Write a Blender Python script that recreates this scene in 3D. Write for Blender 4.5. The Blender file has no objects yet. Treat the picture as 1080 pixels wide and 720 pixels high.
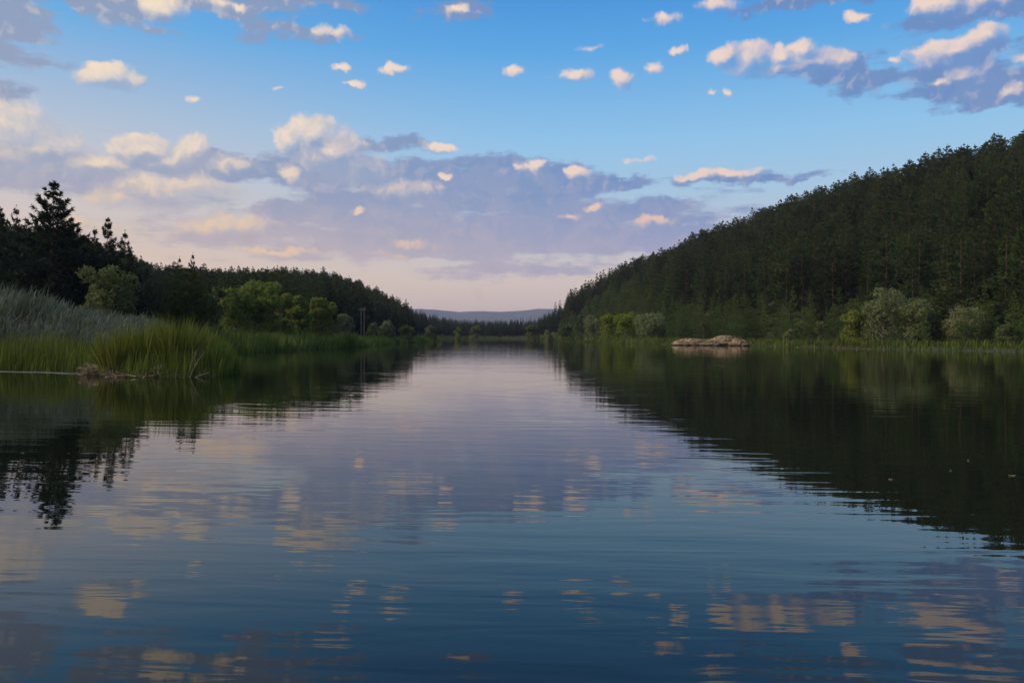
import bpy, math, random
import numpy as np
from mathutils import Vector

R = math.radians
SC = bpy.context.scene
COL = SC.collection
F = 840.0            # focal length in pixels of a 1080 px wide frame (28 mm)
HZ = 354.0           # horizon row of that frame
CAM_H = 2.0

# ------------------------------------------------------------------ camera
cam_d = bpy.data.cameras.new('camera')
cam = bpy.data.objects.new('camera', cam_d)
COL.objects.link(cam)
cam_d.lens = 28.0
cam_d.sensor_width = 36.0
cam_d.clip_start = 0.1
cam_d.clip_end = 40000
cam.location = (0, 0, CAM_H)
cam.rotation_euler = (R(90) - math.atan((360 - HZ) / F), 0, 0)
SC.camera = cam
SC.cycles.use_adaptive_sampling = False
SC.cycles.sample_clamp_indirect = 1.0
SC.cycles.max_bounces = 6

# ------------------------------------------------------------------ exposure
SC.view_settings.view_transform = 'Standard'
SC.view_settings.look = 'None'
SC.view_settings.gamma = 1.0
SC.view_settings.exposure = 0.0
SC.view_settings.use_curve_mapping = False

# ------------------------------------------------------------------ sun
SUN_EL, SUN_AZ = R(34.0), R(-100)       # azimuth from +Y (view axis), negative = left
sd = Vector((math.sin(SUN_AZ) * math.cos(SUN_EL), math.cos(SUN_AZ) * math.cos(SUN_EL), math.sin(SUN_EL)))
sun_d = bpy.data.lights.new('sun', 'SUN')
sun = bpy.data.objects.new('sun', sun_d)
COL.objects.link(sun)
sun_d.energy = 3.0
sun_d.angle = R(9)
sun_d.color = (1.0, 0.84, 0.62)
sun.rotation_euler = (-sd).to_track_quat('-Z', 'Y').to_euler()
sun.location = (-60, 20, 60)

# ------------------------------------------------------------------ node helper
class NT:
    def __init__(s, tree):
        s.t = tree
        s.n = tree.nodes
        s.l = tree.links
    def put(s, sock, v):
        if isinstance(v, bpy.types.NodeSocket):
            s.l.new(v, sock)
        elif v is not None:
            sock.default_value = v
    def m(s, op, a, b=None, c=None, clamp=False):
        n = s.n.new('ShaderNodeMath'); n.operation = op; n.use_clamp = clamp
        for i, v in enumerate((a, b, c)):
            if v is not None: s.put(n.inputs[i], v)
        return n.outputs[0]
    def v(s, op, a, b=None, c=None, out=0, scale=None):
        n = s.n.new('ShaderNodeVectorMath'); n.operation = op
        for i, v in enumerate((a, b, c)):
            if v is not None: s.put(n.inputs[i], v)
        if scale is not None: s.put(n.inputs['Scale'], scale)
        return n.outputs[out]
    def comb(s, x, y, z=0.0):
        n = s.n.new('ShaderNodeCombineXYZ')
        for i, v in enumerate((x, y, z)): s.put(n.inputs[i], v)
        return n.outputs[0]
    def sep(s, v):
        n = s.n.new('ShaderNodeSeparateXYZ'); s.put(n.inputs[0], v); return n.outputs
    def noise(s, vec, scale, detail=2.0, rough=0.5, dist=0.0, color=False, dim='3D'):
        n = s.n.new('ShaderNodeTexNoise'); n.noise_dimensions = dim
        s.put(n.inputs['Vector'], vec); n.inputs['Scale'].default_value = scale
        n.inputs['Detail'].default_value = detail; n.inputs['Roughness'].default_value = rough
        n.inputs['Distortion'].default_value = dist
        return n.outputs['Color' if color else 'Fac']
    def mix(s, f, a, b, blend='MIX'):
        n = s.n.new('ShaderNodeMix'); n.data_type = 'RGBA'; n.blend_type = blend
        s.put(n.inputs[0], f); s.put(n.inputs[6], a); s.put(n.inputs[7], b)
        return n.outputs[2]
    def step(s, x, a, b, lo=0.0, hi=1.0):
        n = s.n.new('ShaderNodeMapRange'); n.interpolation_type = 'SMOOTHSTEP'
        s.put(n.inputs[0], x)
        for i, v in enumerate((a, b, lo, hi)): s.put(n.inputs[i + 1], v)
        return n.outputs[0]
    def lin(s, x, a, b, lo=0.0, hi=1.0):
        n = s.n.new('ShaderNodeMapRange')
        s.put(n.inputs[0], x)
        for i, v in enumerate((a, b, lo, hi)): s.put(n.inputs[i + 1], v)
        return n.outputs[0]
    def ramp(s, x, stops):
        n = s.n.new('ShaderNodeValToRGB'); s.put(n.inputs[0], x)
        e = n.color_ramp.elements
        while len(e) < len(stops): e.new(0.5)
        for el, (p, c) in zip(e, stops):
            el.position = p; el.color = c
        return n.outputs[0]

def srgb(r, g, b):
    f = lambda c: (c / 12.92) if c <= 0.04045 else ((c + 0.055) / 1.055) ** 2.4
    return (f(r / 255), f(g / 255), f(b / 255), 1.0)

# ------------------------------------------------------------------ sky
world = bpy.data.worlds.new('World'); SC.world = world; world.use_nodes = True
W = NT(world.node_tree); W.n.clear()
out = W.n.new('ShaderNodeOutputWorld')
tc = W.n.new('ShaderNodeTexCoord').outputs['Generated']
sky = W.n.new('ShaderNodeTexSky'); sky.sky_type = 'NISHITA'; sky.sun_disc = False
sky.sun_elevation = SUN_EL; sky.sun_rotation = SUN_AZ
sky.air_density = 1.0; sky.dust_density = 1.2; sky.ozone_density = 3.0; sky.altitude = 900
nish = W.v('SCALE', sky.outputs[0], scale=0.10)

dx, dy, dz = W.sep(tc)
az = W.m('MULTIPLY', W.m('ARCTAN2', dx, dy), F)
el = W.m('MULTIPLY', W.m('ARCSINE', W.m('MINIMUM', W.m('MAXIMUM', dz, -1.0), 1.0)), F)
P0 = W.comb(az, el, 0.0)

def sky_pt(px, py):
    """frame position of a cloud -> (azimuth, elevation) x F."""
    x, y = (px - 540) / F, (HZ - py) / F
    return math.atan2(x, 1) * F, math.atan2(y, math.hypot(x, 1)) * F

# clear-air colour with elevation: peach belt low down, blue above
S = [(0, (220, 190, 174)), (18, (230, 200, 180)), (60, (228, 208, 192)), (100, (200, 204, 212)),
     (150, (174, 208, 232)), (200, (150, 204, 242)), (290, (90, 172, 236)), (350, (62, 148, 226)),
     (600, (86, 142, 205)), (1320, (90, 135, 195))]
grad = W.ramp(W.m('DIVIDE', W.m('MAXIMUM', el, 0.0), 1320.0), [(e / 1320.0, srgb(*c)) for e, c in S])
warm = W.ramp(W.m('DIVIDE', W.m('MAXIMUM', el, 0.0), 400.0),
              [(0, srgb(238, 200, 164)), (0.2, srgb(240, 206, 172)), (0.42, srgb(216, 206, 202)), (0.72, srgb(110, 180, 232)), (1, srgb(60, 146, 222))])
wm = W.step(az, 60.0, -460.0)
clear = W.mix(W.m('MULTIPLY', wm, 0.75), grad, warm)
base = W.mix(0.12, clear, nish)

def blob_group(name, blobs, soft=1.0):
    """node group: distance field of a list of cloud masses (positive inside)."""
    g = bpy.data.node_groups.new(name, 'ShaderNodeTree')
    g.interface.new_socket('Vector', in_out='INPUT', socket_type='NodeSocketVector')
    g.interface.new_socket('Value', in_out='OUTPUT', socket_type='NodeSocketFloat')
    G = NT(g)
    gi = g.nodes.new('NodeGroupInput').outputs[0]
    go = g.nodes.new('NodeGroupOutput')
    acc = None
    for b in blobs:
        cx, cy = sky_pt(b[0], b[1])
        rx, ry = b[2], b[3]
        wgt = b[4] if len(b) > 4 else 1.0
        q = G.v('MULTIPLY_ADD', gi, (1 / rx, 1 / ry, 0), (-cx / rx, -cy / ry, 0))
        d = G.v('LENGTH', q, out=1)
        v = G.m('MULTIPLY_ADD', d, -wgt, wgt)
        acc = v if acc is None else G.m('SMOOTH_MAX', acc, v, 0.12 * soft)
    g.links.new(acc, go.inputs[0])
    return g
def use_group(g, vec):
    n = W.n.new('ShaderNodeGroup'); n.node_tree = g; W.put(n.inputs[0], vec); return n.outputs[0]

# bright cumulus heads (x, y, rx, ry, weight)
CUM = [
 (112, 80, 32, 15, 1.00), (98, 78, 18, 12, 0.78), (134, 82, 20, 9, 0.78),
 (14, 138, 46, 30, 1.00), (40, 156, 50, 26, 1.00), (-10, 165, 50, 34, 1.00), (75, 172, 44, 14, 0.80), (110, 176, 34, 14, 1.00),
 (152, 160, 34, 19, 1.00), (176, 168, 46, 19, 1.00), (208, 160, 24, 19, 1.00), (95, 177, 48, 17, 1.00), (232, 170, 40, 12, 0.70),
 (330, 146, 36, 26, 1.30), (350, 160, 46, 28, 1.40), (372, 174, 44, 22, 0.90), (304, 181, 14, 12, 0.70), (305, 150, 20, 14, 1.00),
 (160, 201, 66, 24, 1.00), (200, 197, 56, 20, 1.00), (124, 210, 36, 13, 0.80), (240, 236, 56, 14, 0.80), (215, 240, 30, 9, 0.80),
 (464, 153, 18, 7, 0.78), (470, 186, 12, 5, 0.78), (420, 200, 60, 12, 0.50),
 (373, 89, 11.7, 5.28, 0.59), (415, 74, 22, 7, 0.62), (482, 10, 14.4, 5.28, 0.53), (350, 34, 20, 7, 0.47),
 (361, 72, 8.1, 5.28, 0.53), (204, 104, 7.2, 4.4, 0.33), (297, 97, 5.4, 2.64, 0.26),
 (172, 10, 26, 14, 0.90), (235, 5, 40, 6, 0.47), (545, 77, 16.2, 6.16, 0.53),
 (606, 80, 22, 7, 0.55), (656, 84, 15, 13, 0.74), (690, 75, 9.9, 6.16, 0.47), (715, 53, 14.4, 5.28, 0.53), (700, 22, 22, 7, 0.47), (622, 51, 12.6, 4.4, 0.26),
 (765, 58, 18, 12, 0.90), (790, 64, 28, 17, 1.00), (822, 60, 22, 12, 0.90), (843, 53, 18, 14, 1.00), (852, 64, 32, 14, 1.00), (880, 64, 24, 13, 1.00), (830, 71, 62, 9, 0.90),
 (768, 96, 6.3, 5.28, 0.47), (753, 95, 4.5, 3.52, 0.40), (905, 18, 10.8, 5.28, 0.47), (758, 6, 22, 9, 0.62), (942, 64, 10.8, 4.4, 0.33),
 (985, 5, 28, 12, 1.00), (1030, 2, 40, 10, 0.80), (1034, 42, 28, 16, 1.00), (1005, 55, 42, 15, 1.00), (1018, 76, 24, 9, 0.62), (988, 87, 14.4, 5.28, 0.47), (1078, 62, 12.6, 7.04, 0.59), (1066, 97, 14.4, 5.28, 0.33),
 (755, 184, 46, 6, 0.75), (742, 183, 12, 7, 0.62), (675, 169, 16, 4, 0.31),
 (566, 173, 12, 6, 0.62), (606, 183, 17, 8, 0.74), (556, 176, 20, 7, 0.55), (600, 228, 14, 5, 0.39), (685, 233, 24, 6, 0.55), (625, 221, 10, 5, 0.39), 
 (418, 270, 26, 5, 0.35), (290, 264, 60, 6, 0.45), (100, 240, 50, 10, 0.40), (378, 224, 8, 5, 0.55), (432, 258, 30, 5, 0.31), (504, 310, 8, 10, 0.23),
]
# mauve / slate shaded masses
BANK = [
 (480, 205, 150, 30), (430, 185, 70, 20, .9), (540, 195, 110, 22), (590, 198, 90, 16), (650, 195, 44, 8, .9), (520, 170, 50, 8, .6), (400, 152, 50, 6, .5),
 (400, 222, 90, 18, .8), (600, 240, 170, 30, .85), (690, 250, 80, 18, .8), (500, 246, 180, 26, .85), (400, 262, 150, 12, .45),
 (300, 248, 100, 14, .4), (60, 188, 90, 14, .6), (20, 178, 80, 18, .8), (240, 176, 90, 15, .9), (180, 178, 50, 13, .8), (350, 178, 80, 22, .8), (300, 225, 50, 14, .7),
 (560, 285, 90, 8, .4),
 (0, 26, 36, 26, .7), (12, 56, 30, 8, .6), (-14, 98, 26, 11, .7), (130, 12, 44, 13, .7), (230, 4, 70, 8, .6), (305, 32, 30, 8, .4), (345, 38, 28, 5, .4),
 (850, 0, 70, 8, .9), (905, 80, 36, 16, .8), (875, 74, 44, 12, .6), (1040, 92, 56, 14, .8), (1085, 96, 50, 12, .9), (1005, 72, 44, 18, .6), (1060, 4, 80, 12, .7), (480, 14, 30, 8, .6), (285, -6, 60, 6, .5),
 (820, 190, 50, 4, .5), (848, 193, 14, 4, .7), (770, 188, 50, 5, .5), (706, 236, 60, 8, .6), (690, 218, 50, 7, .6), (170, 34, 14, 5, .5),
]
# ---- sky shader: split into tiles, so a ray only evaluates the clouds near its direction
def bg(colour):
    n = W.n.new('ShaderNodeBackground'); W.put(n.inputs[0], colour); n.inputs[1].default_value = 1.0
    return n.outputs[0]
def branch(test, a, b):
    n = W.n.new('ShaderNodeMixShader'); W.put(n.inputs[0], test); W.l.new(a, n.inputs[1]); W.l.new(b, n.inputs[2])
    return n.outputs[0]
side = W.step(az, 250.0, -450.0)

# clouds beyond what the photograph frames
rn = W.noise(W.v('MULTIPLY', tc, (1, 1, 2.2)), 3.2, 3.0, 0.56)
r_op = W.m('MULTIPLY', W.step(rn, 0.46, 0.62), 0.8)
glow = W.m('MULTIPLY', W.step(az, -640.0, -1250.0), W.step(el, 520.0, 60.0))
far_sky = bg(W.v('MULTIPLY', W.v('MULTIPLY_ADD', W.comb(glow, glow, glow), (2.2, 1.5, 0.9), (1, 1, 1)), W.mix(W.m('MULTIPLY', r_op, W.m('MULTIPLY', W.step(el, -10.0, 60.0), W.m('MAXIMUM', W.step(W.m('ABSOLUTE', az), 640.0, 760.0), W.step(el, 460.0, 540.0)))), base, W.mix(side, srgb(196, 184, 186), srgb(235, 205, 180)))))

wob = W.v('SUBTRACT', W.noise(P0, 1 / 46.0, 2.0, 0.55, color=True, dim='2D'), (0.5, 0.5, 0.5))
wob2 = W.v('SUBTRACT', W.noise(P0, 1 / 14.0, 3.0, 0.6, color=True, dim='2D'), (0.5, 0.5, 0.5))
Pw = W.v('ADD', P0, W.v('ADD', W.v('MULTIPLY', wob, (22, 16, 0)), W.v('MULTIPLY', wob2, (10, 8, 0))))
Bv = W.v('ADD', P0, W.v('ADD', W.v('MULTIPLY', wob, (60, 20, 0)), W.v('MULTIPLY', wob2, (26, 10, 0))))
SUNV = (-8.0, 8.5, 0)
def billow(vec, det):
    n = W.n.new('ShaderNodeTexVoronoi'); n.feature = 'F1'; n.voronoi_dimensions = '2D'
    W.put(n.inputs['Vector'], vec); n.inputs['Scale'].default_value = 1 / 15.0
    n2 = W.n.new('ShaderNodeTexVoronoi'); n2.feature = 'F1'; n2.voronoi_dimensions = '2D'
    W.put(n2.inputs['Vector'], vec); n2.inputs['Scale'].default_value = 1 / 6.5
    f = W.noise(vec, 1 / 14.0, det, 0.6, dim='2D')
    return W.m('ADD', W.m('MULTIPLY_ADD', n.outputs['Distance'], -0.34, 0.12), W.m('MULTIPLY_ADD', n2.outputs['Distance'], -0.14, W.m('MULTIPLY', f, 0.62)))
Pw1 = W.v('ADD', Pw, SUNV)
bil0 = billow(Pw, 5.0)
bil1 = billow(Pw1, 2.0)
dbil = W.m('SUBTRACT', bil0, bil1)
streak = W.noise(W.v('MULTIPLY', P0, (0.35, 1.5, 1)), 1 / 26.0, 5.0, 0.6, dim='2D')
sh_low = W.mix(side, srgb(168, 168, 194), srgb(208, 184, 176))
sh_hi = W.mix(side, srgb(108, 140, 192), srgb(146, 160, 188))
shade = W.mix(W.step(el, 50.0, 165.0), sh_low, sh_hi)
shade = W.mix(W.m('MULTIPLY', W.step(W.noise(Bv, 1 / 30.0, 3.0, 0.6, dim='2D'), 0.35, 0.65), W.step(el, 270.0, 120.0, 0.04, 0.35)), shade, W.mix(0.5, shade, srgb(210, 190, 192)))
lt_low = W.mix(side, srgb(226, 190, 178), srgb(240, 208, 168))
lt_hi = W.mix(side, srgb(240, 216, 204), srgb(246, 226, 202))
light = W.mix(W.step(el, 90.0, 190.0), lt_low, lt_hi)
rim = W.step(W.m('ADD', dbil, W.m('MULTIPLY', W.m('SUBTRACT', streak, 0.5), -0.5)), 0.02, 0.34)
bshade = W.mix(W.m('MULTIPLY', rim, W.step(el, 110.0, 300.0, 0.10, 0.32)), shade, light)
csh = W.mix(0.30, shade, base)

def tile(x0, x1, y0, y1):
    """the clouds of one patch of sky (azimuth x0..x1, elevation y0..y1, both times F)"""
    def near(b):
        cx, cy = sky_pt(b[0], b[1]); mx, my = b[2] * 1.5 + 24, b[3] * 1.8 + 24
        return x0 - mx < cx < x1 + mx and y0 - my < cy < y1 + my
    cu, bk = [b for b in CUM if near(b)], [b for b in BANK if near(b)]
    c = base
    if bk:
        B0 = W.m('ADD', use_group(blob_group('bank_field', bk, 1.6), Bv), W.m('MULTIPLY_ADD', streak, 1.7, -0.70))
        c = W.mix(W.m('MULTIPLY', W.step(B0, -0.12, 0.36), 0.90), c, bshade)
    if cu:
        g = blob_group('cumulus_field', cu)
        E0, E1 = use_group(g, Pw), use_group(g, Pw1)
        D0 = W.m('MULTIPLY_ADD', E0, 1.5, bil0)
        lit = W.m('MULTIPLY_ADD', W.m('SUBTRACT', E0, E1), 1.0, W.m('MULTIPLY_ADD', dbil, 0.6, 0.22))
        lit = W.step(lit, -0.20, 1.0)
        op = W.m('MULTIPLY', W.step(D0, 0.17, 0.76), W.m('MULTIPLY_ADD', lit, 0.45, 0.55))
        c = W.mix(op, c, W.mix(lit, csh, light))
    return bg(c)
XS = [-640, -420, -300, -180, -60, 80, 200, 330, 640]
YS = [0, 90, 160, 240, 460]
def rows(i, a, b):
    if b - a == 1: return tile(XS[i], XS[i + 1], YS[a], YS[b])
    k = (a + b) // 2
    return branch(W.m('GREATER_THAN', el, float(YS[k])), rows(i, a, k), rows(i, k, b))
def cols(a, b):
    if b - a == 1: return rows(a, 0, len(YS) - 1)
    k = (a + b) // 2
    return branch(W.m('GREATER_THAN', az, float(XS[k])), cols(a, k), cols(k, b))
outside = W.m('MAXIMUM', W.m('GREATER_THAN', W.m('ABSOLUTE', az), 640.0),
              W.m('MAXIMUM', W.m('GREATER_THAN', el, 460.0), W.m('LESS_THAN', el, 0.0)))
W.l.new(branch(outside, cols(0, len(XS) - 1), far_sky), out.inputs[0])

# =================================================================== helpers
rng = np.random.default_rng(7)

def mesh_from(name, V, Fq, mats, col=None, smooth=False, fmat=None):
    """V (n,3); Fq (m,k) faces of equal size k, or a list of such arrays; mats list."""
    me = bpy.data.meshes.new(name)
    if not isinstance(Fq, list): Fq = [Fq]
    Fq = [np.asarray(f, dtype=np.int64) for f in Fq if len(f)]
    V = np.asarray(V, dtype=np.float32)
    me.vertices.add(len(V)); me.vertices.foreach_set('co', V.ravel())
    loops = np.concatenate([f.ravel() for f in Fq])
    tot = np.concatenate([np.full(len(f), f.shape[1]) for f in Fq])
    start = np.concatenate([[0], np.cumsum(tot)[:-1]])
    me.loops.add(len(loops)); me.loops.foreach_set('vertex_index', loops.astype(np.int32))
    me.polygons.add(len(tot))
    me.polygons.foreach_set('loop_start', start.astype(np.int32))
    me.polygons.foreach_set('loop_total', tot.astype(np.int32))
    if smooth: me.polygons.foreach_set('use_smooth', np.ones(len(tot), dtype=bool))
    if fmat is not None: me.polygons.foreach_set('material_index', np.asarray(fmat, dtype=np.int32))
    for m in (mats if isinstance(mats, (list, tuple)) else [mats]): me.materials.append(m)
    if col is not None:
        a = me.attributes.new('tint', 'FLOAT', 'POINT'); a.data.foreach_set('value', np.asarray(col, dtype=np.float32))
    me.update(); me.validate(clean_customdata=False)
    return me

def link(name, me, parent=None, loc=None):
    o = bpy.data.objects.new(name, me); COL.objects.link(o)
    if parent is not None: o.parent = parent
    if loc is not None: o.location = loc
    return o
def tag(o, label=None, cat=None, group=None, kind=None):
    if label: o['label'] = label
    if cat: o['category'] = cat
    if group: o['group'] = group
    if kind: o['kind'] = kind
    return o
def thing(name, label, cat, loc, rz=0.0, group=None, scale=1.0):
    o = bpy.data.objects.new(name, None); COL.objects.link(o)
    o.location = loc; o.rotation_euler = (0, 0, rz)
    o.scale = (scale,) * 3 if not isinstance(scale, tuple) else scale
    o.empty_display_size = 0.5
    return tag(o, label, cat, group)

def tube(path, radii, sides=6, cap=True):
    """tapered tube along a polyline -> V, F(quads)"""
    path = np.asarray(path, float); n = len(path)
    t = np.gradient(path, axis=0); t /= np.linalg.norm(t, axis=1)[:, None] + 1e-9
    ref = np.array([0.0, 0.0, 1.0]) if abs(t[0, 2]) < 0.9 else np.array([1.0, 0.0, 0.0])
    u = np.cross(t, ref); u /= np.linalg.norm(u, axis=1)[:, None] + 1e-9
    w = np.cross(t, u)
    a = np.linspace(0, 2 * np.pi, sides, endpoint=False)
    r = np.asarray(radii, float)[:, None, None]
    V = path[:, None, :] + r * (np.cos(a)[None, :, None] * u[:, None, :] + np.sin(a)[None, :, None] * w[:, None, :])
    V = V.reshape(-1, 3)
    i = np.arange(n - 1)[:, None] * sides; j = np.arange(sides)[None, :]; j2 = (j + 1) % sides
    Fq = np.stack([i + j, i + j2, i + sides + j2, i + sides + j], axis=-1).reshape(-1, 4)
    return V, Fq
class Acc:
    def __init__(s): s.V = []; s.F = {}; s.n = 0; s.C = []
    def add(s, V, Fq, c=0.5):
        V = np.asarray(V, float); Fq = np.asarray(Fq)
        s.F.setdefault(Fq.shape[1], []).append(Fq + s.n)
        s.V.append(V); s.n += len(V)
        s.C.append(np.full(len(V), c) if np.isscalar(c) else np.asarray(c))
    def mesh(s, name, mats, smooth=False):
        return mesh_from(name, np.concatenate(s.V), [np.concatenate(f) for f in s.F.values()], mats, np.concatenate(s.C), smooth)

# =================================================================== materials
def mat(name):
    m = bpy.data.materials.new(name); m.use_nodes = True
    t = NT(m.node_tree); p = m.node_tree.nodes['Principled BSDF']
    p.inputs['Specular IOR Level'].default_value = 0.3
    return m, t, p
def attr(t, name):
    n = t.n.new('ShaderNodeAttribute'); n.attribute_name = name; return n.outputs['Fac']
def objrand(t):
    return t.n.new('ShaderNodeObjectInfo').outputs['Random']

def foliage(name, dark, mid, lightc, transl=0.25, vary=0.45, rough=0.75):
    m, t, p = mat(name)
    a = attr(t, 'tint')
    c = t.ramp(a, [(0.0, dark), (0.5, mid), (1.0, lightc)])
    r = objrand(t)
    hs = t.n.new('ShaderNodeHueSaturation'); t.put(hs.inputs['Color'], c)
    t.put(hs.inputs['Hue'], t.lin(r, 0, 1, 0.485, 0.515))
    t.put(hs.inputs['Value'], t.lin(t.m('FRACT', t.m('MULTIPLY', r, 17.31)), 0, 1, 1 - vary, 1 + vary))
    p.inputs['Roughness'].default_value = rough
    p.inputs['Specular IOR Level'].default_value = 0.15
    t.put(p.inputs['Base Color'], hs.outputs[0])
    tr = t.n.new('ShaderNodeBsdfTranslucent'); t.put(tr.inputs[0], hs.outputs[0])
    mx = t.n.new('ShaderNodeMixShader'); mx.inputs[0].default_value = transl
    t.l.new(p.outputs[0], mx.inputs[1]); t.l.new(tr.outputs[0], mx.inputs[2])
    t.l.new(mx.outputs[0], t.n['Material Output'].inputs[0])
    return m

def c4(r, g, b): return (r, g, b, 1.0)
M = {}
M['pine'] = foliage('pine_needles', c4(.010, .022, .008), c4(.024, .044, .012), c4(.056, .082, .020))
M['pine_young'] = foliage('young_pine_needles', c4(.022, .046, .010), c4(.050, .092, .016), c4(.100, .150, .030))
M['pine_near'] = foliage('dark_pine_needles', c4(.010, .020, .012), c4(.020, .036, .018), c4(.034, .052, .024))
M['willow_grey'] = foliage('grey_willow_leaves', c4(.090, .112, .042), c4(.185, .215, .086), c4(.280, .300, .140), .4, .12)
M['willow_green'] = foliage('green_willow_leaves', c4(.100, .130, .020), c4(.210, .250, .042), c4(.310, .340, .080), .48, .12)
M['leaf_yellow'] = foliage('yellow_green_leaves', c4(.090, .125, .010), c4(.180, .225, .018), c4(.270, .310, .036), .35, .10)
M['leaf_dark'] = foliage('dull_shrub_leaves', c4(.055, .076, .024), c4(.110, .142, .044), c4(.165, .190, .068), .35, .2)
M['reed'] = foliage('grey_green_reed', c4(.055, .085, .040), c4(.125, .160, .100), c4(.230, .245, .185), .35, .1)
M['sedge'] = foliage('bright_sedge', c4(.060, .080, .008), c4(.135, .165, .018), c4(.240, .250, .050), .4, .1)
M['grass'] = foliage('bank_grass', c4(.055, .080, .012), c4(.120, .160, .022), c4(.200, .225, .055), .35, .1)
M['straw'] = foliage('dry_reed', c4(.160, .120, .070), c4(.270, .205, .130), c4(.360, .290, .200), .1, .1)

m, t, p = mat('pine_bark'); M['bark'] = m
pos = t.n.new('ShaderNodeTexCoord').outputs['Object']
f = t.noise(t.v('MULTIPLY', pos, (4, 4, 0.8)), 2.0, 5, 0.65)
z = t.sep(pos)[2]
lowc = t.ramp(f, [(0.3, c4(.028, .022, .017)), (0.7, c4(.090, .068, .050))])
higc = t.ramp(f, [(0.3, c4(.060, .036, .022)), (0.7, c4(.130, .078, .046))])
t.put(p.inputs['Base Color'], t.mix(t.step(z, 3.0, 9.0), lowc, higc)); p.inputs['Roughness'].default_value = 0.9
b = t.n.new('ShaderNodeBump'); b.inputs['Distance'].default_value = 0.03; t.put(b.inputs['Height'], f); t.l.new(b.outputs[0], p.inputs['Normal'])
m, t, p = mat('grey_bark'); M['gbark'] = m
f = t.noise(t.v('MULTIPLY', t.n.new('ShaderNodeTexCoord').outputs['Object'], (5, 5, 1)), 2.5, 5, 0.65)
t.put(p.inputs['Base Color'], t.ramp(f, [(0.3, c4(.045, .038, .030)), (0.7, c4(.150, .130, .105))])); p.inputs['Roughness'].default_value = 0.9

m, t, p = mat('forest_floor'); M['ground'] = m
gp = t.n.new('ShaderNodeNewGeometry').outputs['Position']
f1 = t.noise(gp, 0.05, 6, 0.6); f2 = t.noise(gp, 1.3, 6, 0.7)
ca = t.ramp(f2, [(0.3, c4(.022, .030, .010)), (0.55, c4(.050, .062, .020)), (0.8, c4(.095, .090, .040))])
cb = t.ramp(f2, [(0.3, c4(.035, .024, .014)), (0.7, c4(.110, .074, .044))])
gx_, gy_, gz_ = t.sep(gp)
dd_ = t.v('LENGTH', t.v('MULTIPLY', t.v('SUBTRACT', gp, (112, 175, 0)), (1 / 34, 1 / 40, 0)), out=1)
soil = t.m('MAXIMUM', t.step(f1, 0.44, 0.60), t.step(dd_, 1.2, 0.7))
t.put(p.inputs['Base Color'], t.mix(soil, ca, cb)); p.inputs['Roughness'].default_value = 0.95
b = t.n.new('ShaderNodeBump'); b.inputs['Distance'].default_value = 0.15; t.put(b.inputs['Height'], f2); t.l.new(b.outputs[0], p.inputs['Normal'])

m, t, p = mat('far_hills'); M['hills'] = m
gp = t.n.new('ShaderNodeNewGeometry').outputs['Position']
f1 = t.noise(gp, 0.0035, 7, 0.62)
t.put(p.inputs['Base Color'], t.ramp(f1, [(0.35, c4(.045, .062, .034)), (0.55, c4(.075, .090, .052)), (0.7, c4(.140, .130, .090))]))
p.inputs['Roughness'].default_value = 1.0

m, t, p = mat('lake_water'); M['water'] = m
gp = t.n.new('ShaderNodeNewGeometry').outputs['Position']
x, y, z = t.sep(gp)
def rot(a, sx, sy):
    ca, sa = math.cos(R(a)), math.sin(R(a))
    u = t.m('ADD', t.m('MULTIPLY', x, ca), t.m('MULTIPLY', y, sa))
    v_ = t.m('SUBTRACT', t.m('MULTIPLY', y, ca), t.m('MULTIPLY', x, sa))
    return t.comb(t.m('MULTIPLY', u, sx), t.m('MULTIPLY', v_, sy), 0.0)
patch = t.noise(t.v('MULTIPLY', gp, (0.4, 1.0, 0)), 0.22, 2, 0.5)          # calmer and livelier patches
n1 = t.noise(rot(-4, 0.42, 2.5), 1.0, 2.0, 0.5, 0.4)                       # short wind ripples, long crests
n2 = t.noise(rot(-24, 0.30, 1.15), 1.0, 1.5, 0.4, 0.3)                      # slow undulation running off to the right
n3 = t.noise(rot(5, 1.3, 7.5), 1.0, 2.0, 0.5, 0.2)                          # fine wrinkles
h = t.m('ADD', t.m('MULTIPLY', n1, t.lin(patch, 0.35, 0.65, 0.45, 1.25)),
        t.m('ADD', t.m('MULTIPLY', n2, 0.9), t.m('MULTIPLY', n3, t.lin(patch, 0.35, 0.65, 0.02, 0.11))))
b = t.n.new('ShaderNodeBump'); b.inputs['Strength'].default_value = 1.0; b.inputs['Distance'].default_value = 0.0052
t.put(b.inputs['Height'], h); t.l.new(b.outputs[0], p.inputs['Normal'])
p.inputs['Base Color'].default_value = c4(.006, .009, .005)
p.inputs['Roughness'].default_value = 0.0
p.inputs['IOR'].default_value = 1.333
p.inputs['Specular IOR Level'].default_value = 0.5

m, t, p = mat('rock'); M['rock'] = m
op_ = t.n.new('ShaderNodeTexCoord').outputs['Object']
f1 = t.noise(op_, 0.9, 6, 0.65); f2 = t.noise(t.v('MULTIPLY', op_, (1, 1, 2.2)), 3.0, 5, 0.7)
cr = t.ramp(f1, [(0.32, c4(.170, .115, .055)), (0.5, c4(.300, .215, .125)), (0.68, c4(.430, .335, .230))])
t.put(p.inputs['Base Color'], t.mix(t.step(f2, 0.38, 0.55), c4(.10, .065, .04), t.mix(t.step(t.sep(op_)[2], 0.22, 0.40), c4(.045, .034, .022), t.mix(t.step(t.noise(op_, 2.2, 4, .6), .52, .60), cr, c4(.120, .105, .040))))); p.inputs['Roughness'].default_value = 0.95
b = t.n.new('ShaderNodeBump'); b.inputs['Distance'].default_value = 0.12; t.put(b.inputs['Height'], f2); t.l.new(b.outputs[0], p.inputs['Normal'])
m, t, p = mat('pole_wood'); M['wood'] = m
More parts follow.
